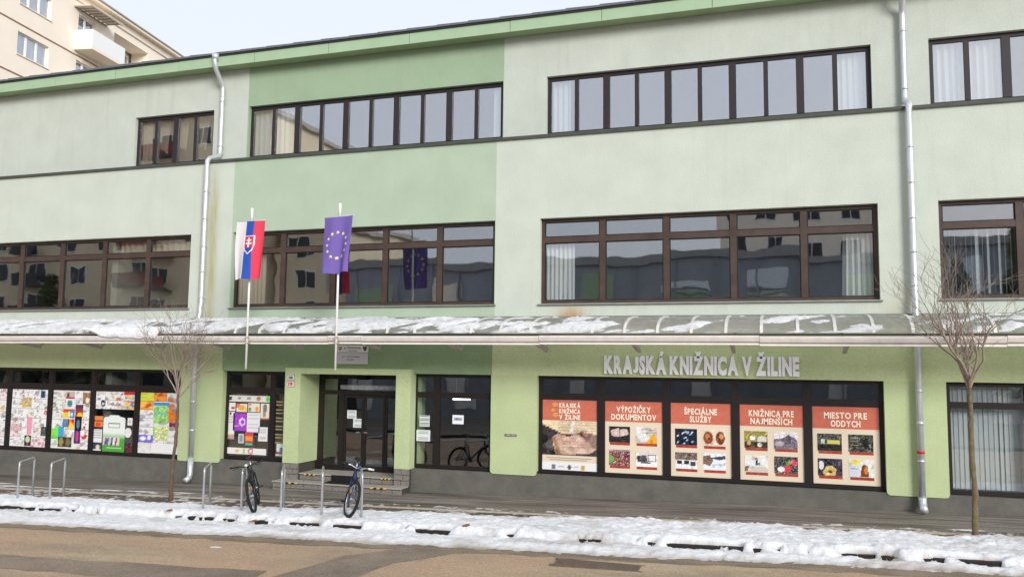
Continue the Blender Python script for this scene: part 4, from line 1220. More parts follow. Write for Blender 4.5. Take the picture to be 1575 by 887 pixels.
collage('wide strip of drawings with a red corner above the green book return poster', a, c, zt-.46, zt, [[W_, W2, W2, ((206, 214, 226), [(80, 160, 210), (240, 180, 80)], 7)], [W_, W_, W2, ((230, 190, 110), [(230, 70, 60), (70, 140, 200)], 7)]], 24,
        [(.72, 0, 1, .16, Img(8, 4, (206, 40, 44))), (.1, .5, .3, .9, Img(8, 8, (226, 226, 226)).ell(.5, .45, .3, .4, (50, 50, 54)).ell(.5, .5, .12, .2, (220, 220, 220)))])
a, c = cx_(4)
collage('collage of yellow, orange and green drawings in the pane behind the left tree', a, c, zb, zt, [[YEL, ORG, W2], [ORG, W3, W2], [W_, GRN, ORG], [W_, W3, W2], [W_, GRN, W2], [((150, 140, 206), [(230, 230, 250)], 4), W2, W2], [W2, W_, W_]], 25,
        [(.34, .16, .72, .21, Img(12, 4, (60, 150, 210))), (.36, .22, .70, .50, Img(12, 14, (150, 206, 120)).noise(24, RG, .5).rect(.1, .4, .9, .5, (120, 190, 200))), (.72, .25, 1.0, .47, Img(10, 12, (226, 120, 40)).noise(14, RG, .2).rect(.3, .05, .8, .35, (120, 140, 150))),
         (.40, .55, .72, .78, Img(12, 12, (206, 214, 150)).noise(30, RG, .5)), (.02, .70, .36, .82, Img(10, 8, (120, 110, 206)).ell(.3, .5, .16, .3, (240, 240, 250)).ell(.7, .4, .14, .3, (240, 240, 250))), (.74, .48, 1.0, .56, Img(8, 6, (140, 50, 90)).noise(30, RG, .3)), (0, .83, .30, 1.0, Img(10, 10, (222, 218, 214)).noise(10, RG, .1)), (.32, .83, .95, .99, Img(16, 10, (230, 230, 228)).lines(.1, .9, (.3, .5, .7), (196, 196, 196), .06))])

def notice(name, label, cat, x0, x1, z0, z1, im, y=.022, group=None):
    t = ink_sheet(name, x0, x1, z0, z1, y, im.a, None)
    return tag(t, label, cat, group)
# green book-return poster with arched top, and small cards round it
t = thing('book_return_poster', 'green and white arched poster with a row of books in the fourth pane', 'poster', (-16.55, .06, .36))
def arched():
    im = Img(30, 44, (232, 234, 230))
    im.a[:] = np.where(im.Y[..., None] < .42, np.array((226, 230, 224)), np.where(im.Y[..., None] < .6, np.array((226, 230, 224))+(np.array((120, 176, 100))-np.array((226, 230, 224)))*((im.Y[..., None]-.42)/.18), np.array((78, 160, 62))))
    im.rect(.25, .12, .75, .15, (150, 156, 150)).rect(.25, .25, .75, .28, (150, 156, 150)).rect(.22, .13, .25, .27, (150, 156, 150)).rect(.75, .13, .78, .27, (150, 156, 150))
    im.rect(.05, .55, .78, .8, (196, 200, 190))
    for k, cc in enumerate([(120, 70, 140), (90, 100, 110), (196, 190, 186), (60, 80, 130), (226, 226, 226), (190, 60, 60), (210, 210, 204)]): im.poly([(.1+.09*k, .8), (.13+.095*k, .57), (.2+.095*k, .57), (.18+.09*k, .8)], cc)
    im.rect(.2, .86, .85, .89, (196, 226, 180))
    return im
ink_sheet('printed_face', -16.90, -16.20, .34, 1.17, .016, arched().a, t)
bb = MB(); bb.prism([(-16.90, 1.17), (-16.20, 1.17), (-16.24, 1.22), (-16.36, 1.235), (-16.42, 1.275), (-16.68, 1.275), (-16.74, 1.235), (-16.86, 1.22)], .016, .022); bb.build('arched_top', mat('poster_white', (226, 230, 224), .6, .02), t)
notice('flyer', 'orange flyer left of the green arched poster', 'flyer', -17.20, -16.93, .96, 1.24, Img(10, 10, (232, 130, 60)).rect(0, .4, 1, .5, (90, 50, 70)).rect(.2, .6, .7, .85, (200, 70, 60)))
notice('flyer', 'white text flyer left of the green arched poster below the orange one', 'flyer', -17.22, -16.94, .56, .90, Img(10, 12, (226, 226, 226)).lines(.1, .9, (.15, .3, .45, .6, .75), (170, 170, 174), .06))
notice('flyer', 'dark blue flyer with a pale portrait in the lower corner of the fourth pane', 'flyer', -17.22, -16.95, .35, .53, Img(10, 10, (54, 66, 110)).ell(.6, .55, .22, .35, (226, 206, 170)).rect(0, .85, 1, 1, (226, 226, 226)))
notice('card', 'small white card right of the green arched poster', 'card', -16.13, -15.98, 1.03, 1.22, Img(8, 10, (226, 224, 222)).rect(.3, .3, .7, .7, (196, 190, 188)))
bb = MB(); bb.prism([(-16.10+.115*math.cos(k*math.pi/10), .84+.125*math.sin(k*math.pi/10)) for k in range(20)], .016, .022)
tag(bb.build('round_badge', mat('badge_paper', (220, 218, 214), .7, .12, 20)), 'round white badge right of the green arched poster', 'badge')
notice('flyer', 'dark red flyer below the round badge in the fourth pane', 'flyer', -16.16, -15.93, .34, .62, Img(12, 12, (84, 34, 42)).noise(26, RG, .4).rect(0, 0, 1, .2, (60, 90, 100)))

# papers in the window left of the entrance
XS = .9965
def nb(box, lab, im, name='flyer', cat='flyer'): return notice(name, lab, cat, box[0]*XS+.03, box[2]*XS+.03, box[3], box[1], im, .022)
nb((-13.18, 1.87, -11.94, 1.72), 'long white banner with a green dot atop the pane left of the entrance', Img(44, 8, (214, 212, 208)).rect(.04, .2, .12, .7, (70, 70, 70)).rect(.25, .3, .32, .6, (150, 146, 140)).rect(.46, .3, .54, .6, (150, 150, 150)).ell(.72, .45, .05, .3, (176, 120, 90)).ell(.93, .5, .04, .35, (90, 190, 80)), 'banner_strip', 'banner')
nb((-13.18, 1.69, -12.94, 1.49), 'white flyer with a red mark, upper left in the pane left of the entrance', Img(10, 8, (222, 220, 220)).rect(.5, .55, .9, .8, (190, 50, 70)))
nb((-13.20, 1.47, -12.95, .80), 'tall white notice with a picture foot at the left of the pane beside the entrance', Img(10, 22, (220, 218, 216)).ell(.5, .1, .15, .05, (40, 40, 40)).lines(.2, .8, (.2, .3, .4, .5), (180, 176, 174), .03).rect(0, .8, 1, 1, (190, 150, 140)).noise(8, RG, .3))
nb((-12.91, 1.67, -12.60, 1.47), 'orange and cream flyer with a gold blob, left of a matching one', Img(14, 10, (226, 214, 200)).rect(0, 0, .35, .5, (226, 120, 70)).ell(.5, .5, .3, .3, (214, 170, 80)).ell(.85, .7, .15, .25, (240, 190, 90)))
nb((-12.57, 1.69, -12.24, 1.48), 'cream flyer with green and orange blobs above the white text sheet', Img(14, 10, (222, 216, 206)).ell(.2, .7, .12, .25, (110, 150, 90)).ell(.75, .65, .15, .3, (230, 150, 70)).rect(.1, .1, .3, .3, (230, 110, 70)))
nb((-12.99, 1.44, -12.60, 1.01), 'bright purple flyer with white swirls beside the entrance', Img(16, 16, (160, 66, 190)).ell(.65, .5, .22, .22, (222, 206, 230)).ell(.68, .5, .12, .12, (160, 66, 190)).rect(.1, .7, .45, .78, (200, 160, 214)).noise(10, RG, .2))
nb((-12.59, 1.46, -12.22, .98), 'white text sheet with a purple foot right of the purple flyer', Img(16, 18, (222, 220, 224)).lines(.1, .9, (.15, .3, .45, .6, .75), (190, 188, 196), .04).rect(0, .94, 1, 1, (160, 66, 190)))
nb((-12.21, 1.69, -11.96, 1.3), 'cream flyer with a grey figure and red foot at the right of the pane', Img(10, 16, (224, 212, 196)).ell(.5, .3, .25, .25, (120, 116, 110)).rect(.3, .5, .55, .8, (150, 140, 120)).rect(0, .88, 1, 1, (170, 96, 70)))
nb((-12.25, 1.12, -11.99, .78), 'white notice low at the right of the pane left of the entrance', Img(10, 12, (222, 220, 222)).lines(.2, .8, (.2, .4), (180, 178, 180), .05).rect(.2, .7, .8, .85, (200, 180, 180)))
nb((-12.82, .94, -12.66, .71), 'small grey card under the purple flyer', Img(8, 10, (190, 194, 196)).rect(.3, .2, .7, .8, (140, 146, 150)))
nb((-12.63, .98, -12.40, .74), 'red and orange card under the white text sheet', Img(10, 10, (214, 70, 60)).rect(.15, .4, .85, .8, (230, 150, 80)))
nb((-12.62, .725, -12.41, .67), 'small teal label under the red and orange card', Img(8, 4, (90, 176, 150)), 'card', 'card')
nb((-13.22, .60, -12.01, .45), 'wide white sheet with red rings at the foot of the pane beside the entrance', Img(44, 8, (226, 222, 222)).ell(.32, .5, .05, .2, (214, 190, 90)).ell(.48, .5, .03, .4, (150, 206, 90)).ell(.63, .5, .06, .45, (206, 80, 90)).ell(.63, .5, .035, .28, (226, 222, 222)), 'banner_strip', 'banner')
nb((-11.72, .74, -11.40, .52), 'small pale blue picture in the narrow pane beside the entrance', Img(10, 10, (206, 220, 222)).ell(.5, .6, .25, .2, (90, 130, 160)).rect(0, .85, 1, 1, (190, 90, 70)))
nb((-11.74, .50, -11.40, .45), 'grey folded paper at the foot of the narrow pane beside the entrance', Img(10, 6, (190, 186, 188)).noise(24, RG, .2))
oh = MB(); zz = 1.74
for k in range(11):
    oh.box(-11.70, -11.70+.26*random.uniform(.7, 1), .024, .027, zz-.016, zz+.016); zz -= (.075 if k % 2 == 0 else .12)
tag(oh.build('window_lettering', mat('ochre_lettering', (150, 136, 92), .7, .1)), 'faded ochre lines of lettering on the dark narrow pane beside the entrance', 'lettering')
# papers right of and on the entrance
def paper(lines_c=(150, 150, 152), bgc=(216, 222, 222)): return Img(12, 14, bgc).lines(.15, .85, (.2, .35, .5, .65, .8), lines_c, .06)
nb((-7.96, 1.53, -7.71, 1.28), 'white printed notice with columns on the narrow pane right of the entrance', Img(12, 14, (220, 222, 222)).lines(.1, .9, (.12, .3, .48, .66, .84), (70, 72, 76), .08).rect(.3, .2, .36, .9, (220, 222, 222)), 'notice', 'notice')
nb((-8.03, 1.2, -7.69, .95), 'lower white notice on the narrow pane right of the entrance', paper(), 'notice', 'notice')
nb((-7.15, 1.56, -6.88, 1.36), 'white notice on the wide pane right of the entrance', Img(12, 10, (232, 234, 240)).rect(.2, .3, .8, .6, (150, 154, 170)).rect(.3, .36, .5, .5, (80, 80, 96)), 'notice', 'notice')
notice('notice', 'upper white notice on the entrance door glass', 'notice', -10.07, -9.82, 1.36, 1.56, paper(), .578)
notice('notice', 'lower white notice on the entrance door glass', 'notice', -9.90, -9.64, 1.15, 1.36, paper(), .574)
notice('banner_strip', 'long white lettered banner behind the glass over the entrance door', 'banner', -10.3, -8.5, 2.06, 2.17, Img(60, 6, (210, 206, 206)).rect(0, 0, 1, .18, (176, 60, 60)).noise(14, RG, .1), .62)

# ------------------------------------------------------------------ signs on the wall
t = thing('entrance_plaque', 'white plaque with two crests over the library entrance', 'plaque', (-9.6, YG, 2.66))
yq = YG-.03
MB().bevel_box(-9.98, -9.17, yq, YG-.002, 2.945, 3.11, .006).build('upper_plate', mat('plaque_white', (226, 222, 220), .5, .03), t)
MB().bevel_box(-9.98, -9.175, yq, YG-.002, 2.67, 2.935, .006).build('lower_plate', mat('plaque_grey', (208, 202, 206), .5, .04), t)
def crest(x, z, s, mt, mt2, name='crest'):
    q = MB(); q.prism([(x-s, z+s), (x+s, z+s), (x+s, z-.1*s), (x+.6*s, z-.8*s), (x, z-1.2*s), (x-.6*s, z-.8*s), (x-s, z-.1*s)], yq-.006, yq-.0005)
    o = q.build(name, mt, t)
    q = MB(); q.box(x-s*.12, x+s*.12, yq-.009, yq-.0065, z-s*.5, z+s*.7); q.box(x-s*.5, x+s*.5, yq-.0088, yq-.0063, z+.15*s, z+.4*s); q.build('crest_charge', mt2, o)
crest(-9.90, 3.035, .042, mat('crest_red', (190, 44, 70), .5, .03), mat('crest_white', (230, 226, 226), .5, .02))
crest(-9.25, 3.035, .046, mat('crest_black', (36, 38, 36), .5, .03), mat('crest_green', (130, 150, 70), .5, .02))
q = MB()
def bars(x0, x1, z, h, n, arc=0.0):
    w = (x1-x0)/n
    for k in range(n):
        if random.random() < .12: continue
        u = (k+.5)/n*2-1
        zc = z-arc*u*u
        q.box(x0+w*k+w*.15, x0+w*(k+1)-w*.15, yq-.003, yq-.0005, zc-h/2, zc+h/2*random.uniform(.5, 1))
bars(-9.80, -9.36, 3.055, .045, 17, .012); bars(-9.74, -9.42, 2.985, .025, 12)
bars(-9.85, -9.38, 2.845, .035, 20); bars(-9.72, -9.52, 2.775, .028, 8)
q.build('small_lettering', mat('plaque_lettering', (140, 136, 138), .6, .05), t)

for (z0, z1, txt, fc, tc_, lab) in ((2.27, 2.40, '18', (222, 220, 222), (60, 60, 66), 'white house number plate with black figures on the entrance portal'), (2.115, 2.255, '19', (228, 206, 198), (170, 60, 66), 'house number plate with red figures and red rim on the entrance portal')):
    t = thing('house_number', lab, 'number plate', (-11.12, YP, z0))
    MB().bevel_box(-11.215, -11.02, YP-.014, YP-.001, z0, z1, .004).build('rim', mat('plate_rim', (176, 110, 90) if txt == '19' else (120, 116, 112), .5, .05), t)
    MB().box(-11.205, -11.03, YP-.017, YP-.0145, z0+.01, z1-.01).build('plate', mat('plate_face', fc, .5, .03), t)
    place_text('figures', txt, -11.175, -11.06, z0+.035, z1-.035, YP-.0185, mat('plate_figures', tc_, .5, .03), t, bold=.01)
t = thing('wall_plate', 'small grey metal plate on the green pier right of the entrance', 'plate', (-5.66, YG-.012, 1.15))
MB().bevel_box(-5.80, -5.52, YG-.026, YG-.0125, 1.145, 1.20, .003).build('plate', mat('tarnished_plate', (124, 112, 112), .5, .25, 14), t)
q = MB(); q.box(-5.745, -5.68, YG-.029, YG-.0262, 1.165, 1.185).box(-5.63, -5.57, YG-.029, YG-.0262, 1.162, 1.18); q.build('engraving', mat('plate_pale', (176, 164, 164), .5, .1), t)

# strip lamp lit inside, seen through the wide pane right of the entrance
t = thing('ceiling_lamp', 'lit white strip lamp hanging inside the room right of the entrance', 'lamp', (-7.85, 2.5, 1.85))
mt, nt, b_ = new_mat('lit_tube'); b_.inputs['Emission Color'].default_value = (1, .97, .9, 1); b_.inputs['Emission Strength'].default_value = 4.0
MB().tube([(-8.10, 2.5, 1.80), (-7.62, 2.5, 1.80)], .018, 8).build('tube', mt, t)
MB().box(-8.14, -7.58, 2.46, 2.54, 1.825, 1.86).build('housing', M['white_paint'], t)
MB().tube([(-8.0, 2.5, 1.86), (-8.0, 2.5, 3.30)], .006, 6).tube([(-7.7, 2.5, 1.86), (-7.7, 2.5, 3.30)], .006, 6).build('hanger', M['white_paint'], t)

# ------------------------------------------------------------------ curtains and blinds
def curtain(label, x0, x1, z0, z1, y, folds, mt, amp=.035, taper=0.0, cat='curtain', group='curtains behind the library windows', swag=0.0):
    n = max(12, folds*8); rows = 10
    vs, fs = [], []
    ph = random.uniform(0, 6)
    for j in range(rows+1):
        v = j/rows
        for i in range(n+1):
            u = i/n
            x = x0+(x1-x0)*u + taper*(v-.5)*(u-.5)*(x1-x0)
            a = amp*math.sin(u*folds*2*math.pi+ph)+amp*.4*math.sin(u*folds*4.3*math.pi+ph*2+v)
            zz = z0+(z1-z0)*v
            if swag and j == 0: zz += swag*math.sin(u*math.pi)
            vs.append((x, y+a, zz))
    for j in range(rows):
        for i in range(n): fs.append((j*(n+1)+i, j*(n+1)+i+1, (j+1)*(n+1)+i+1, (j+1)*(n+1)+i))
    q = MB(); q.add(vs, fs, True)
    o = q.build('curtain', mt)
    return tag(o, label, cat, group)
yt = yT+.17
curtain('white sheer curtain in the first two panes of the top window over the mint bay', -13.12, -11.75, 7.95, 9.3, yt, 9, M['curtain'])
curtain('narrow white curtain at the right end of the top window over the mint bay', -6.44, -6.12, 7.95, 9.3, yt, 3, M['curtain'])
curtain('white curtain at the left end of the top window right of the mint bay', -5.07, -4.55, 7.95, 9.3, yt, 4, M['curtain'])
curtain('white curtain filling the last pane of the top window by the right drainpipe', 1.1, 1.86, 7.95, 9.3, yt, 6, M['curtain'], .02)
curtain('pleated white curtain in the first two panes of the top right window', 2.9, 4.3, 7.95, 9.3, yt, 10, M['curtain'])
curtain('cream curtain with an edge gathered at the left of the small top window', -16.72, -16.38, 7.95, 9.3, yt, 3, M['curtain_beige'])
for k, xx in enumerate((-16.1, -15.45, -14.8, -14.22)):
    nm = ('first', 'second', 'third', 'last')[k]
    curtain('gathered beige net curtain hanging in the %s pane of the small top window' % nm, xx-.28, xx+.1, 8.35, 9.3, yt+.12, 4, M['curtain_beige'], .03, .5, swag=.2)
ym = yM+.20
curtain('beige curtain behind the striped flag at the left end of the mint bay middle window', -13.12, -12.35, 4.05, 5.45, ym, 7, M['curtain_beige'])
curtain('white curtain at the left end of the large middle window right of the mint bay', -5.05, -4.36, 4.05, 5.45, ym, 7, M['curtain'])
curtain('long white curtain at the right end of the large middle window', 1.18, 1.84, 4.05, 5.45, ym, 6, M['curtain'], .04, -.12)
curtain('pale curtain at the top of the middle window left of the left drainpipe', -16.9, -14.5, 5.56, 5.9, ym, 12, M['curtain_beige'])
def blind(label, x0, x1, z0, z1, y, n, ang, mt, jit=.15):
    t = thing('vertical_blind', label, 'blind', ((x0+x1)/2, y, z0))
    w = (x1-x0)/n
    for k in range(n):
        a = ang+random.uniform(-jit, jit); cx = x0+w*(k+.5); hw = w*.52
        dx, dy = hw*math.cos(a), hw*math.sin(a)
        q = MB()
        q.add([(cx-dx, y-dy, z0), (cx+dx, y+dy, z0), (cx+dx, y+dy, z1), (cx-dx, y-dy, z1), (cx-dx, y-dy+.002, z0), (cx+dx, y+dy+.002, z0), (cx+dx, y+dy+.002, z1), (cx-dx, y-dy+.002, z1)],
              [(0, 1, 2, 3), (7, 6, 5, 4), (0, 3, 7, 4), (1, 5, 6, 2), (3, 2, 6, 7)])
        q.build('slat', mt, t)
    MB().box(x0, x1, y-.03, y+.03, z1+.002, z1+.04).build('head_rail', M['white_paint'], t)
    return t
blind('grey white vertical blind half open in the middle window right of the right drainpipe', 2.98, 4.22, 4.06, 5.45, ym, 13, 1.15, M['slat'], .5)
blind('grey vertical blind closed in the ground window behind the right tree', 2.98, 4.24, .48, 2.42, .22, 15, .22, M['slat'], .22)
blind('grey vertical blind in the ground window pane at the right picture edge', 4.36, 5.6, .48, 2.42, .22, 14, .22, M['slat'], .22)

# red-covered folders lying on the inner sill of the large middle window
for k, (xx, lab) in enumerate(((-2.95, 'red folder on the sill of the second pane of the large middle window'), (-1.5, 'red folder on the sill of the third pane of the large middle window'), (.1, 'red folder on the sill of the fourth pane of the large middle window'))):
    tag(MB().bevel_box(xx, xx+.36, yM+.11, yM+.30, 4.115, 4.15, .006).build('folder', mat('folder_red_brown', (170, 96, 76), .6, .05)), lab, 'folder', 'folders on the middle window sill')
MB().box(XC, XD, yM+.085, yM+.45, 4.09, 4.112).build('inner_sill', M['inside'], LIB)

# ------------------------------------------------------------------ flags on the canopy edge
def flag_sk():
    w, h = 46, 90
    im = Img(w, h, (214, 210, 212))
    im.rect(.34, 0, .66, 1, (48, 84, 170)).rect(.66, 0, 1, 1, (212, 66, 88))
    sh = [(.31, .255), (.71, .255), (.71, .43), (.66, .51), (.51, .575), (.36, .51), (.31, .43)]
    im.poly(sh, (236, 232, 234))
    ins = [(.34, .27), (.68, .27), (.68, .425), (.63, .50), (.51, .555), (.39, .50), (.34, .425)]
    im.poly(ins, (212, 44, 66))
    im.poly([(.37, .475), (.42, .44), (.47, .46), (.51, .43), (.55, .46), (.60, .44), (.65, .475), (.62, .505), (.51, .55), (.40, .505)], (44, 74, 170))
    im.rect(.485, .285, .535, .46, (238, 234, 236)).rect(.42, .32, .60, .34, (238, 234, 236)).rect(.39, .375, .63, .397, (238, 234, 236))
    return im
def flag_eu():
    im = Img(54, 90, (112, 94, 164))
    for k in range(12):
        a = 2*math.pi*k/12
        cx, cy = .5+.33*math.sin(a), .50-.225*math.cos(a)
        pts = []
        for j in range(10):
            r = (1 if j % 2 == 0 else .45)
            pts.append((cx+.058*r*math.sin(j*math.pi/5), cy-.032*r*math.cos(j*math.pi/5)))
        im.poly(pts, (238, 222, 150))
    return im
def flag(label, xb, im, x0, x1, z0, z1, seed, tilt):
    y = -1.70
    t = thing('flag', label, 'flag', (xb, y, 2.55), 'flags in front of the entrance bay')
    q = MB(); q.tube([(xb, y, 2.54), (xb, y, 5.9)], .024, 10); q.build('pole', M['white_paint'], t)
    q = MB(); q.tube([(xb, y, 5.86), (xb, y, 6.16)], .028, 10); q.tube([(xb-.03, y, 6.16), (xb-.03, y, 5.95)], .008, 6); q.build('pole_tip', M['white_paint'], t)
    q = MB(); q.tube([(x0-.02, y-.04, z1-tilt/2), (x1+.02, y-.04, z1+tilt/2)], .012, 8); q.build('crossbar', mat('crossbar_grey', (190, 188, 190), .5, .05), t)
    for zz in (3.24, 3.12):
        MB().box(xb-.045, xb+.045, y-.03, -1.60, zz-.018, zz+.018).build('pole_clamp', M['bracket'], t)
    h, w = im.a.shape[:2]
    U, V = np.meshgrid(np.linspace(0, 1, w), np.linspace(0, 1, h))
    rng = np.random.default_rng(seed)
    p = rng.uniform(0, 6, 4)
    nar = .10*V**1.5
    X = x0+(x1-x0)*(.5+(U-.5)*(1-nar)) - .05*V*(1-U) * (1 if seed == 1 else 0) + .015*np.sin(V*5+p[0])*V
    Y = y-.05 + (.018+.05*V)*(np.sin(U*8.5+p[1]+V*1.6)-1) + .02*V*(np.sin(U*15+p[2])-1)
    Z = z1-.012-(z1-z0)*V + tilt*(U-.5) + .01*np.sin(U*9+p[3])*V
    idx = np.arange(w*h).reshape(h, w)
    qd = np.stack([idx[1:, :-1], idx[1:, 1:], idx[:-1, 1:], idx[:-1, :-1]], -1).reshape(-1, 4)
    me = bpy.data.meshes.new('cloth')
    me.from_pydata((np.stack([X, Y, Z], -1).reshape(-1, 3)-np.array([xb, y, 2.55])).tolist(), [], qd.tolist())
    me.polygons.foreach_set('use_smooth', [True]*len(me.polygons))
    at = me.attributes.new('ink', 'FLOAT_COLOR', 'POINT')
    s = im.a.reshape(-1, 3)/255.0
    l = np.where(s <= .04045, s/12.92, ((s+.055)/1.055)**2.4)
    at.data.foreach_set('color', np.concatenate([l, np.ones((len(l), 1))], 1).astype(np.float32).ravel())
    me.materials.append(M['cloth'])
    link_mesh('cloth', me, t)
flag('white, blue and red upright flag with a double cross shield on a white pole', -11.37, flag_sk(), -11.70, -10.98, 4.55, 5.86, 1, .0)
flag('violet flag with a ring of pale yellow stars on a white pole', -9.12, flag_eu(), -9.46, -8.76, 4.63, 5.86, 2, .045)

# ------------------------------------------------------------------ bicycle racks
def rack(x, y, label):
    d = Vector((-.5, .866)); L_ = .92
    x2, y2 = x+d.x*L_, y+d.y*L_
    t = thing('bike_rack', label, 'bike rack', (x, y, gz(x, y)), 'bicycle racks along the kerb')
    za, zb2 = gz(x, y), gz(x2, y2)
    H_ = .86
    pts = [(x, y, za-.12)]
    n = 5; r = .07
    pts.append((x, y, za+H_-r))
    for k in range(1, n+1):
        a = k/n*math.pi/2
        s = r*(1-math.cos(a)); pts.append((x+d.x*s, y+d.y*s, za+H_-r+r*math.sin(a)))
    for k in range(0, n+1):
        a = (1-k/n)*math.pi/2
        s = L_-r*(1-math.cos(a)); pts.append((x+d.x*s, y+d.y*s, zb2+H_-r+r*math.sin(a)))
    pts.append((x2, y2, zb2-.12))
    q = MB(); q.tube(pts, .0225, 12); q.build('hoop', M['rack'], t)
    for (xx, yy) in ((x, y), (x2, y2)):
        q = MB(); q.tube([(xx, yy, gz(xx, yy)-.02), (xx, yy, gz(xx, yy)+.012)], .06, 14, smooth=False); q.build('foot_plate', M['rack'], t)
RX = [-15.6, -14.72, -10.86, -9.98, -9.10, -8.22, -7.39]
RL = ['grey tube bike rack, leftmost of all in the snow', 'grey tube bike rack between the leftmost rack and the left tree', 'empty grey bike rack just left of the left bicycle and right of the left tree',
      'grey bike rack that the left bicycle leans on', 'empty grey bike rack in front of the left portal leg', 'grey bike rack seen edge on in front of the entrance steps', 'grey bike rack that the blue bicycle leans on']
for x, l in zip(RX, RL): rack(x, -3.6, l)

# ------------------------------------------------------------------ bicycles
def bicycle(label, loc, heading, lean, steer, fcol, trim, grip_white=False, scale=1.0):
    """local frame: +x forward, z up; origin on the ground under the rear axle"""
    t = thing('bicycle', label, 'bicycle', loc, 'bicycles leaning on the racks')
    t.rotation_mode = 'XYZ'
    Rm = Matrix.Rotation(heading, 4, 'Z') @ Matrix.Rotation(lean, 4, 'X')
    t.rotation_euler = Rm.to_euler('XYZ')
    t.scale = (scale,)*3
    fm = mat('bike_paint', fcol, .35, .06, 20); tm = mat('bike_trim', trim, .4, .05, 20)
    Rw = .335
    rear, bb_, fr = Vector((0, 0, Rw)), Vector((.42, 0, .29)), Vector((1.06, 0, Rw))
    head_b, head_t, seat_t = Vector((.875, 0, .64)), Vector((.825, 0, .79)), Vector((.24, 0, .80))
    axis = (head_t-head_b).normalized()
    SM = Matrix.Translation(head_b) @ Matrix.Rotation(steer, 4, axis) @ Matrix.Translation(-head_b)
    q = MB()
    q.tube([bb_, head_b+axis*.02], [.022, .024], 10); q.tube([seat_t-Vector((0, 0, .04)), head_t-axis*.02], [.017, .019], 10)
    q.tube([bb_, seat_t], [.018, .017], 10); q.tube([head_b-axis*.02, head_t+axis*.02], .025, 12)
    for s in (-1, 1):
        q.tube([bb_+Vector((0, s*.03, 0)), rear+Vector((0, s*.07, 0))], .011, 8); q.tube([seat_t+Vector((.01, s*.02, -.06)), rear+Vector((0, s*.07, 0))], .010, 8)
    q.tube([bb_+Vector((0, -.045, 0)), bb_+Vector((0, .045, 0))], .026, 12)
    q.build('frame', fm, t, local=True)
    def steered(qq): return qq.xform(SM)
    def wheel(c, st):
        qq = MB(); qq.torus(c, (0, 1, 0), Rw-.027, .027, 40, 10)
        for k in range(40):      # knobbly tread
            a = 2*math.pi*k/40; p = c+Vector((math.cos(a), 0, math.sin(a)))*(Rw+.0)
            qq.box(p.x-.008, p.x+.008, p.y-.014, p.y+.014, p.z-.006, p.z+.006)
        if st: steered(qq)
        w = qq.build('wheel', M['rubber'], t, local=True)
        qq = MB(); qq.torus(c, (0, 1, 0), Rw-.062, .013, 40, 8)
        if st: steered(qq)
        qq.build('rim', M['black_part'] if not grip_white else M['alloy'], w, local=True)
        qq = MB()
        for k in range(28):
            a = 2*math.pi*k/28; s = .028 if k % 2 else -.028
            d = Vector((math.cos(a), 0, math.sin(a))); e = Vector((math.cos(a+.5*(1 if k % 4 < 2 else -1)), 0, math.sin(a+.5*(1 if k % 4 < 2 else -1))))
            qq.tube([c+e*.022+Vector((0, s, 0)), c+d*(Rw-.07)], .0016, 4, False)
        qq.tube([c+Vector((0, -.05, 0)), c+Vector((0, .05, 0))], .018, 10)
        if st: steered(qq)
        qq.build('spokes', M['alloy'], w, local=True)
        return w
    wheel(rear, False); wheel(fr, True)
    # fork
    q = MB(); crown = head_b-axis*.04
    for s in (-1, 1):
        q.tube([crown+Vector((0, s*.065, 0)), crown-axis*.12+Vector((0.0, s*.065, 0)), fr+Vector((0, s*.06, .0))], [.017, .019, .014], 10)
    q.tube([crown+Vector((0, -.075, 0)), crown+Vector((0, .075, 0))], .022, 10); q.tube([crown, head_b], .018, 10)
    steered(q).build('fork', tm, t, local=True)
    # stem, bar, grips, levers
    st0 = head_t+axis*.05; st1 = st0+Vector((.075, 0, .04))
    q = MB(); q.tube([head_t, st0], .019, 10); q.tube([st0, st1], .017, 10); steered(q).build('stem', M['black_part'], t, local=True)
    q = MB(); q.tube([st1+Vector((-.05, -.31, .035)), st1+Vector((-.02, -.14, .03)), st1+Vector((0, -.05, 0)), st1+Vector((0, .05, 0)), st1+Vector((-.02, .14, .03)), st1+Vector((-.05, .31, .035))], .0125, 10)
    hb = steered(q).build('handlebar', M['alloy'] if grip_white else M['black_part'], t, local=True)
    for s in (-1, 1):
        q = MB(); q.tube([st1+Vector((-.036, s*.2, .033)), st1+Vector((-.052, s*.325, .036))], .018, 10); steered(q).build('grip', M['white_paint'] if (grip_white and s > 0) else M['black_part'], hb, local=True)
        q = MB(); q.tube([st1+Vector((-.02, s*.15, .03)), st1+Vector((.045, s*.17, .01)), st1+Vector((.045, s*.26, -.005))], .007, 6); steered(q).build('brake_lever', M['black_part'], hb, local=True)
        q = MB(); q.tube([st1+Vector((.02, s*.15, .02)), st1+Vector((.12, s*.08, -.02)), st1+Vector((.07, s*.02, -.18)), head_b+Vector((-.02, s*.03, -.02))], .004, 5); steered(q).build('cable', M['black_part'], hb, local=True)
    q = MB(); q.tube([st1+Vector((.02, 0, .03)), st1+Vector((.075, 0, .03))], [.024, .03], 12); steered(q).build('front_lamp', mat('lamp_shell', (210, 206, 200) if not grip_white else (60, 92, 150), .3, .05), hb, local=True)
    # saddle
    q = MB(); q.tube([seat_t-Vector((0, 0, .05)), seat_t+Vector((-.02, 0, .13))], .0135, 10); q.build('seat_post', M['alloy'], t, local=True)
    sp = seat_t+Vector((-.03, 0, .15))
    q = MB(); prof = [(-.14, .075, .0), (-.09, .08, .018), (-.02, .055, .012), (.06, .03, .006), (.13, .018, .0), (.145, .008, -.01)]
    n = 10; vs, fs = [], []
    for (px, hw, hz) in prof:
        for k in range(n):
            a = 2*math.pi*k/n; vs.append(sp+Vector((px, hw*math.cos(a), hz+.028*math.sin(a))))
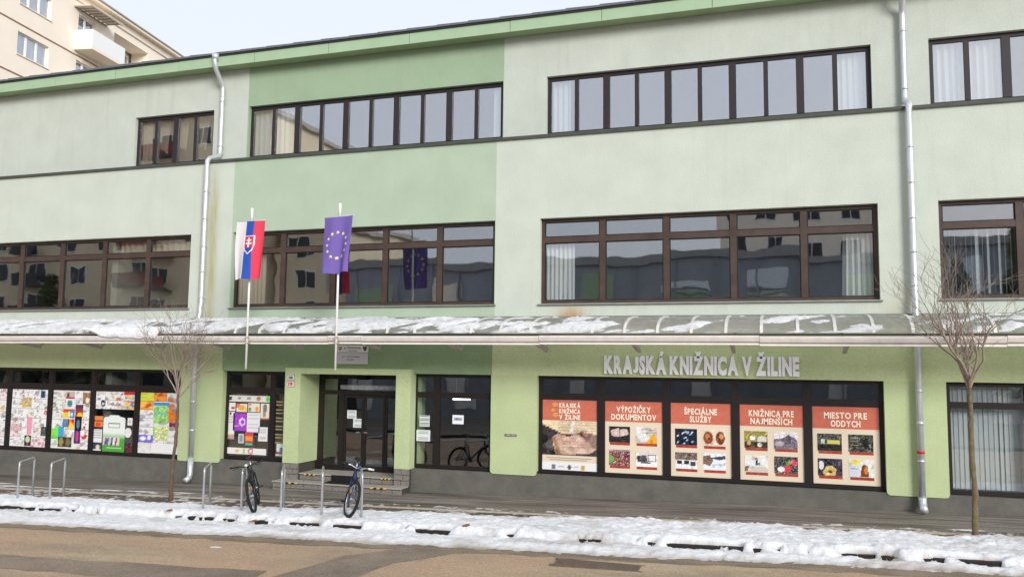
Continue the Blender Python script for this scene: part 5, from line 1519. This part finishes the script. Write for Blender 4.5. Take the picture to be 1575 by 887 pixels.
    for i in range(len(prof)-1):
        for k in range(n): fs.append((i*n+k, i*n+(k+1) % n, (i+1)*n+(k+1) % n, (i+1)*n+k))
    fs += [tuple(range(n-1, -1, -1)), tuple((len(prof)-1)*n+k for k in range(n))]
    q.add(vs, fs, True); q.build('saddle', M['black_part'], t, local=True)
    # crankset, pedals, chain
    q = MB(); q.torus(bb_+Vector((0, -.055, 0)), (0, 1, 0), .085, .007, 28, 6)
    q.tube([bb_+Vector((0, -.075, 0)), bb_+Vector((.14, -.085, -.09))], .011, 8); q.tube([bb_+Vector((0, .075, 0)), bb_+Vector((-.14, .085, .09))], .011, 8); q.tube([bb_+Vector((0, -.08, 0)), bb_+Vector((0, .08, 0))], .015, 8)
    for k in range(4):
        a = k*math.pi/2; q.tube([bb_+Vector((0, -.055, 0)), bb_+Vector((.08*math.cos(a), -.055, .08*math.sin(a)))], .007, 6)
    cr = q.build('crankset', M['black_part'], t, local=True)
    for s, p in ((-1, bb_+Vector((.14, -.13, -.09))), (1, bb_+Vector((-.14, .13, .09)))):
        MB().bevel_box(p.x-.045, p.x+.045, p.y-.045, p.y+.045, p.z-.011, p.z+.011, .004).build('pedal', M['black_part'], cr, local=True)
    q = MB(); q.tube([bb_+Vector((0, -.055, .085)), rear+Vector((0, -.055, .04))], .005, 5); q.tube([bb_+Vector((0, -.055, -.085)), rear+Vector((.02, -.055, -.10)), rear+Vector((0, -.055, -.04))], .005, 5)
    q.torus(rear+Vector((0, -.05, 0)), (0, 1, 0), .04, .012, 18, 6); q.build('chain', M['black_part'], t, local=True)
    # front disc / reflectors
    q = MB(); q.box(fr.x-.2, fr.x-.17, fr.y-.006, fr.y+.006, fr.z+.08, fr.z+.15); steered(q).build('spoke_reflector', mat('amber_reflector', (236, 140, 50), .3, .05), t, local=True)
    return t
# heading: +x of the bike points toward the road, along the racks
def bike_at(label, fx, fy, az, lean, steer, *a, **k):
    """front tyre touches the snow at fx, fy; az = direction the bike faces"""
    hd = Vector((math.cos(az), math.sin(az)))
    rx, ry = fx-hd.x*1.06, fy-hd.y*1.06
    z = max(gz(fx, fy), snow_z(fx, fy))-.02
    return bicycle(label, (rx, ry, z), az, lean, steer, *a, **k)
bike_at('black and silver bicycle with an orange reflector leaning on a rack left of the steps', -9.60, -3.70, R(-59), R(12), R(-6), (52, 52, 56), (40, 40, 42))
bike_at('blue and black bicycle with white grips leaning on the rightmost rack before the entrance', -7.62, -3.72, R(-62), R(-10), R(20), (44, 58, 106), (36, 42, 66), grip_white=True)

# ------------------------------------------------------------------ bare saplings
def sapling(label, base, pts, r0, seed, height, spread, bark, fork_z):
    rng = random.Random(seed)
    bx_, by_ = base
    z0 = gz(bx_, by_)
    t = thing('bare_tree', label, 'tree', (bx_, by_, z0), 'bare saplings along the kerb')
    trunk = [(bx_+px, by_+py, z0+pz) for px, py, pz in pts]
    q = MB(); n = len(trunk)
    # resample with small crookedness
    tp, tr = [], []
    for i in range(n-1):
        a, c = Vector(trunk[i]), Vector(trunk[i+1])
        for k in range(6):
            u = k/6; p = a.lerp(c, u); gl = (i+u)/(n-1)
            tp.append(p+Vector((rng.uniform(-.008, .008), rng.uniform(-.008, .008), 0))); tr.append(r0*(1-.45*gl)*(1+.12*rng.uniform(-1, 1))*(1.35 if gl < .03 else 1))
    tp.append(Vector(trunk[-1])); tr.append(r0*.5)
    tp[0] = tp[0]-Vector((0, 0, .1))
    q.tube(tp, tr, 10); q.build('trunk', bark, t)
    q = MB()
    cnt = [0]
    def limb(p, d, length, r, depth):
        if cnt[0] > 1500: return
        cnt[0] += 1
        m_ = 4 if depth < 2 else 3
        ps, rs = [p], [r]
        cur, dd = p, d.normalized()
        kids = []
        for k in range(m_):
            dd = (dd+Vector((rng.gauss(0, .2), rng.gauss(0, .2), rng.gauss(.06, .1)))).normalized()
            cur = cur+dd*length/m_
            ps.append(cur); rs.append(max(.0027, r*(1-.55*(k+1)/m_)))
            kids.append((cur, dd, rs[-1]))
        q.tube(ps, rs, 5 if depth < 2 else 3, cap=False)
        if depth >= 4: return
        nk = [5, 4, 3, 0][depth]
        for j in range(nk):
            c, dd2, rr = kids[min(len(kids)-1, int(rng.random()*len(kids)))]
            ax = dd2.orthogonal().normalized(); ax.rotate(Matrix.Rotation(rng.uniform(0, 6.28), 3, dd2))
            nd = (dd2*math.cos(R(34))+ax*math.sin(R(rng.uniform(24, 52)))+Vector((0, 0, .3))).normalized()
            limb(c, nd, length*rng.uniform(.5, .78), max(.0029, rr*.66), depth+1)
    top = Vector(trunk[-1])
    nb_ = 6
    for k in range(nb_):
        a = 2*math.pi*k/nb_+rng.uniform(-.4, .4)
        u = rng.uniform(.0, 1)
        p = Vector(trunk[-2]).lerp(top, .55+.45*u)
        el = rng.uniform(.9, 1.5) if k else 1.55
        d = Vector((math.cos(a)*spread*.8, math.sin(a)*spread*.8, 1.05 if k else 1.7))
        limb(p, d, height*rng.uniform(.40, .56), r0*.56*rng.uniform(.75, 1), 0)
    q.build('crown', M['twig'], t)
    return t
sapling('thin bare young tree before the collage windows, left of the left drainpipe', (-12.52, -2.55), [(0, 0, 0), (.01, .0, .7), (.05, .02, 1.4), (.06, .02, 1.85), (.05, .02, 2.3)], .043, 5, 2.2, .7, M['bark'], 2.0)
sapling('bare young tree with a mossy trunk before the right blinds window', (2.86, -2.42), [(0, 0, 0), (.02, .0, .8), (-.01, .02, 1.5), (.01, .02, 2.05), (.0, .02, 2.55)], .052, 12, 2.15, .5, M['bark_moss'], 2.1)

# ------------------------------------------------------------------ cream apartment block behind the library
AP0 = Vector((-37.566, 15.089, 0)); ADIR = Vector((-.165, .986, 0)).normalized(); AN = Vector((ADIR.y, -ADIR.x, 0))     # outward normal faces right
APT = thing('apartment_building', 'tall cream apartment block with white windows and balcony behind the library', 'apartment block', (AP0.x, AP0.y, -.6))
def ap(s, d, z): return tuple(AP0+ADIR*s+AN*d+Vector((0, 0, z)))
def abox(q, s0, s1, d0, d1, z0, z1):
    vs = [ap(s0, d0, z0), ap(s1, d0, z0), ap(s1, d1, z0), ap(s0, d1, z0), ap(s0, d0, z1), ap(s1, d0, z1), ap(s1, d1, z1), ap(s0, d1, z1)]
    return q.add(vs, [(0, 1, 2, 3), (7, 6, 5, 4), (4, 5, 1, 0), (5, 6, 2, 1), (6, 7, 3, 2), (7, 4, 0, 3)])
AZ1 = 23.6
wholes = []
cols_w = [-13.0, -7.2, -1.04]
def apart_wall():
    """wall panels round the window holes; facade in s,z, front at d=0"""
    holes = []
    for z in (21.12, 18.43, 15.74):
        for s in cols_w: holes.append((s, s+2.3, z, z+1.2))
        holes.append((3.47, 4.95, z-.72, z+1.35))
        holes.append((6.74, 10.3, z-.1, z+1.6)); holes.append((13.0, 15.3, z, z+1.2)); holes.append((19.0, 21.3, z, z+1.2))
    s0, s1, z0, z1 = -20.0, 26.0, -1.5, AZ1
    ss = sorted({s0, s1, *[h[0] for h in holes], *[h[1] for h in holes]}); zs = sorted({z0, z1, *[h[2] for h in holes], *[h[3] for h in holes]})
    inn = lambda a, c: any(h[0] < a < h[1] and h[2] < c < h[3] for h in holes)
    q = MB()
    for i in range(len(ss)-1):
        j = 0
        while j < len(zs)-1:
            if inn((ss[i]+ss[i+1])/2, (zs[j]+zs[j+1])/2): j += 1; continue
            k = j
            while k+1 < len(zs)-1 and not inn((ss[i]+ss[i+1])/2, (zs[k+1]+zs[k+2])/2): k += 1
            q.add([ap(ss[i], 0, zs[j]), ap(ss[i+1], 0, zs[j]), ap(ss[i+1], 0, zs[k+1]), ap(ss[i], 0, zs[k+1])], [(0, 1, 2, 3)])
            j = k+1
    for h in holes:
        a, c, d, e = h; dep = -.22 if (c-a) < 3 else -1.2
        q.add([ap(a, 0, d), ap(c, 0, d), ap(c, dep, d), ap(a, dep, d)], [(0, 1, 2, 3)]); q.add([ap(a, 0, e), ap(a, dep, e), ap(c, dep, e), ap(c, 0, e)], [(0, 1, 2, 3)])
        q.add([ap(a, 0, d), ap(a, dep, d), ap(a, dep, e), ap(a, 0, e)], [(0, 1, 2, 3)]); q.add([ap(c, 0, d), ap(c, 0, e), ap(c, dep, e), ap(c, dep, d)], [(0, 1, 2, 3)])
    abox(q, s0, s1, -12, -1.4, z0, z1)
    q.add([ap(s0, 0, z0), ap(s0, 0, z1), ap(s0, -1.5, z1), ap(s0, -1.5, z0)], [(0, 1, 2, 3)]); q.add([ap(s1, 0, z0), ap(s1, -1.5, z0), ap(s1, -1.5, z1), ap(s1, 0, z1)], [(0, 1, 2, 3)])
    q.build('wall', M['apt_wall'], APT)
    return holes
AH = apart_wall()
for (a, c, d, e) in AH:
    lg = (c-a) > 3; dep = -1.2 if lg else -.14
    if lg: a2, c2, d2, e2 = a+.5, c-.3, d+.02, e-.25
    else: a2, c2, d2, e2 = a, c, d, e
    q = MB(); t_ = .07
    abox(q, a2, c2, dep-.06, dep, e2-t_, e2); abox(q, a2, c2, dep-.06, dep, d2, d2+t_)
    n = 3 if (c2-a2) > 1.8 else 2
    for k in range(n+1):
        s = a2+(c2-a2)*k/n
        s_a, s_b = max(a2, s-t_*.9), min(c2, s+t_*.9)
        abox(q, s_a, s_b, dep-.06, dep+.004, d2+t_, e2-t_)
    W = q.build('window', M['apt_white'], APT)
    for k in range(n):
        s_a, s_b = a2+(c2-a2)*k/n+t_*.9, a2+(c2-a2)*(k+1)/n-t_*.9
        q = MB(); abox(q, s_a, s_b, dep-.04, dep-.03, d2+t_, e2-t_); q.build('pane', M['glass_far'], W)
    q = MB(); abox(q, a2+.02, c2-.02, dep-.3, dep-.12, d2+.05, e2-.02); q.build('net_curtain', mat('far_net_curtain', (176, 176, 186), .9, .25, 3, stretch=(1, 1, .2)), W)
    if not lg:
        q = MB(); abox(q, a2-.05, c2+.05, -.02, .06, d2-.05, d2-.005); q.build('sill', M['apt_trim'], W)
for z in (20.03, 17.34, 14.65):
    q = MB(); abox(q, -20.02, 26.02, .002, .035, z-.03, z+.03); q.build('storey_band', M['apt_brown'], APT)
q = MB(); abox(q, -20.6, 26.6, -12.4, .42, AZ1+.002, AZ1+.16); q.build('eave', M['apt_trim'], APT)
q = MB(); abox(q, -20.2, 26.2, .002, .10, AZ1-.40, AZ1-.003); q.build('cornice', M['apt_trim'], APT)
q = MB(); abox(q, -20.8, 26.8, .30, .50, AZ1+.165, AZ1+.24); abox(q, -20.6, 26.6, -12.3, .3, AZ1+.165, AZ1+.22); q.build('roof', M['apt_roof'], APT)
s = -20.6
for z in (21.12, 18.43):
    q = MB(); abox(q, 3.2, 6.2, .003, 1.15, z-.86, z-.72); B = q.build('balcony', M['apt_trim'], APT)
    q = MB(); abox(q, 3.2, 6.2, 1.09, 1.15, z-.715, z+.28); abox(q, 3.2, 3.26, .003, 1.085, z-.715, z+.28); abox(q, 6.14, 6.2, .003, 1.085, z-.715, z+.28); q.build('parapet', M['apt_white'], B)
q = MB()
for k in range(8):
    abox(q, 3.05+k*.38, 3.05+k*.38+.05, .05, 1.1, 22.72, 22.78)
abox(q, 3.0, 5.95, 1.06, 1.11, 22.70, 22.79); abox(q, 3.0, 5.95, .02, .06, 22.70, 22.79); q.build('awning_frame', M['bracket'], APT)
q = MB(); vs = [ap(3.05, .05, 22.80), ap(5.9, .05, 22.86), ap(5.9, 1.12, 22.80), ap(3.05, 1.12, 22.74)]
q.add(vs+[tuple(Vector(v)+Vector((0, 0, .03))) for v in vs], [(3, 2, 1, 0), (4, 5, 6, 7), (0, 1, 5, 4), (1, 2, 6, 5), (2, 3, 7, 6), (3, 0, 4, 7)]); q.build('awning', M['apt_trim'], APT)

# ------------------------------------------------------------------ across the street: what the library windows mirror
def opp_block(label, name, x0, x1, y, depth, h, wallm, storeys, step, w, hh, balconies=False, cat='apartment block', trim=None):
    g = gz((x0+x1)/2, 0)-.4
    t = thing(name, label, cat, ((x0+x1)/2, y, g))
    q = MB(); q.box(x0, x1, y-depth, y, g-1, h); q.build('wall', wallm, t)
    q = MB(); q.box(x0-.4, x1+.4, y-depth-.4, y+.5, h+.002, h+.35); q.build('roof', trim or M['apt_roof'], t)
    sh = (h-1.2)/storeys
    MB().box(x0, x1, y+.002, y+.14, g-.5, 3.5).build('added_dark_base', M['opp_dark'], t)  # invented dark base, added so the entrance glass mirrors something dark
    for k in range(int((x1-x0)/3.1)): MB().box(x0+k*3.1, x0+k*3.1+.8, y+.142, y+.2, g-.4, 3.3).build('added_pier', M['office_trim'] if k % 3 else M['opp_beige'], t)  # invented light strips on that base for the lower panes to mirror
    me = MB().box(-w/2, w/2, .003, .05, 0, hh).build('window', M['apt_white'], mesh_only=True)
    mp = MB().box(-w/2+.08, -.04, .051, .06, .08, hh-.08).box(.04, w/2-.08, .051, .06, .08, hh-.08).build('pane', M['opp_dark'], mesh_only=True)
    for k in range(1, storeys):
        z = 1.1+sh*k
        x = x0+step*.6; n = 0
        while x < x1-step*.3:
            W = link_mesh('window', me, t, (x-t.location.x, 0, z-g)); link_mesh('pane', mp, W)
            if balconies and n % 3 == 1 and k > 0:
                q = MB(); q.box(x-1.6, x+1.6, y+.05, y+1.2, z-.5, z-.36); b1 = q.build('balcony', M['opp_dark'], t)
                q = MB(); q.box(x-1.6, x+1.6, y+1.15, y+1.2, z-.355, z+.6); q.build('parapet', M['opp_red'] if n % 2 else M['opp_dark'], b1)
            x += step; n += 1
    return t
opp_block('tall beige apartment block across the street with red balconies, mirrored in the left windows', 'apartment_building', -80, -38.5, -36, 14, 22.5, M['opp_beige'], 8, 4.2, 1.9, 1.5, True)
opp_block('lower beige apartment wing across the street mirrored in the flag bay windows', 'apartment_building', -37.8, -31.6, -38, 12, 13.5, M['opp_beige'], 5, 3.6, 1.8, 1.5, True)
def office(x0, x1, y, h):
    g = gz((x0+x1)/2, 0)-.4
    t = thing('office_building', 'low dark glass office block across the street, mirrored in the large windows', 'office block', ((x0+x1)/2, y, g))
    MB().box(x0, x1, y-12, y, g-1, h).build('wall', M['office'], t)
    MB().box(x0-.2, x1+.2, y-12.2, y+.25, h+.002, h+.5).build('parapet', M['office_trim'], t)
    q = MB()
    for z in (2.9, 6.1): q.box(x0, x1, y+.002, y+.12, z, z+.35)
    q.build('storey_band', M['office_trim'], t)
    for k in range(int((x1-x0)/4.2)):
        MB().box(x0+k*4.2+.5, x0+k*4.2+random.uniform(1.2, 2.6), y+.002, y+.09, g-.3, random.choice((1.9, 2.4, 2.8))).build('added_pale_panel', M['office_trim'] if k % 2 else M['apt_white'], t)  # invented pale panels, added to put light-dark reflections in the ground floor glass
    for k in range(int((x1-x0)/5.7)):
        MB().box(x0+k*5.7+.6, x0+k*5.7+random.uniform(2.0, 4.4), y+.002, y+.07, 6.9, random.choice((8.2, 8.6, 8.9))).build('window', M['glass_far'] if k % 3 else M['fascia'], t)
    me = MB().box(-.05, .05, .122, .2, 0, h-g).build('mullion', M['office'], mesh_only=True)
    x = x0+1
    while x < x1: link_mesh('mullion', me, t, (x-t.location.x, 0, 0)); x += 2.6
    return t
office(-31.0, 32.0, -37, 9.6)
opp_block('pale apartment block rising behind the glass office block across the street', 'apartment_building', -5.5, 8.5, -62, 12, 19.5, M['apt_wall'], 6, 3.2, 1.7, 1.5)

def evergreen(label, x, y, h, rad, seed, col):
    rng = np.random.default_rng(seed)
    g = gz(x, 0)-.4
    t = thing('conifer', label, 'tree', (x, y, g))
    MB().tube([(x, y, g-.1), (x, y, g+h*.5), (x, y, g+h*.95)], [.2, .13, .02], 8).build('trunk', M['bark'], t)
    q = MB(); n = 2600
    for k in range(n):
        u = rng.uniform(.08, 1)**.8; rr = rad*(1-u)*(.55+.45*rng.random())*(.8+.3*math.sin(u*38))+.1
        a = rng.uniform(0, 6.283); c = Vector((x+rr*math.cos(a), y+rr*math.sin(a), g+h*u-rr*.25))
        d = Vector((math.cos(a), math.sin(a), -.35)); w = Vector((-math.sin(a), math.cos(a), rng.uniform(-.3, .3)))*.13; l = d*rng.uniform(.25, .5)
        q.add([c-w, c+l*.6-w*.5+Vector((0, 0, .05)), c+l, c+w], [(0, 1, 2, 3)])
    q.build('crown', col, t)
needle = mat('conifer_needles', (112, 122, 88), .8, .4, 6)
for k, (x, y, h, r, l) in enumerate(((-62, -30, 9, 2.6, 'broad conifer across the street, leftmost of those mirrored in the middle windows'), (-53, -30.5, 10.5, 2.8, 'tall conifer across the street between two shorter ones'), (-47.5, -30, 7, 3.0, 'shorter broad conifer across the street near the beige wing'), (-57.5, -29.6, 6.5, 2.6, 'low conifer across the street in front of the tall one'), (11.5, -29, 10, 2.2, 'conifer before the glass office block across the street'))):
    evergreen(l, x, y, h, r, 50+k, needle)
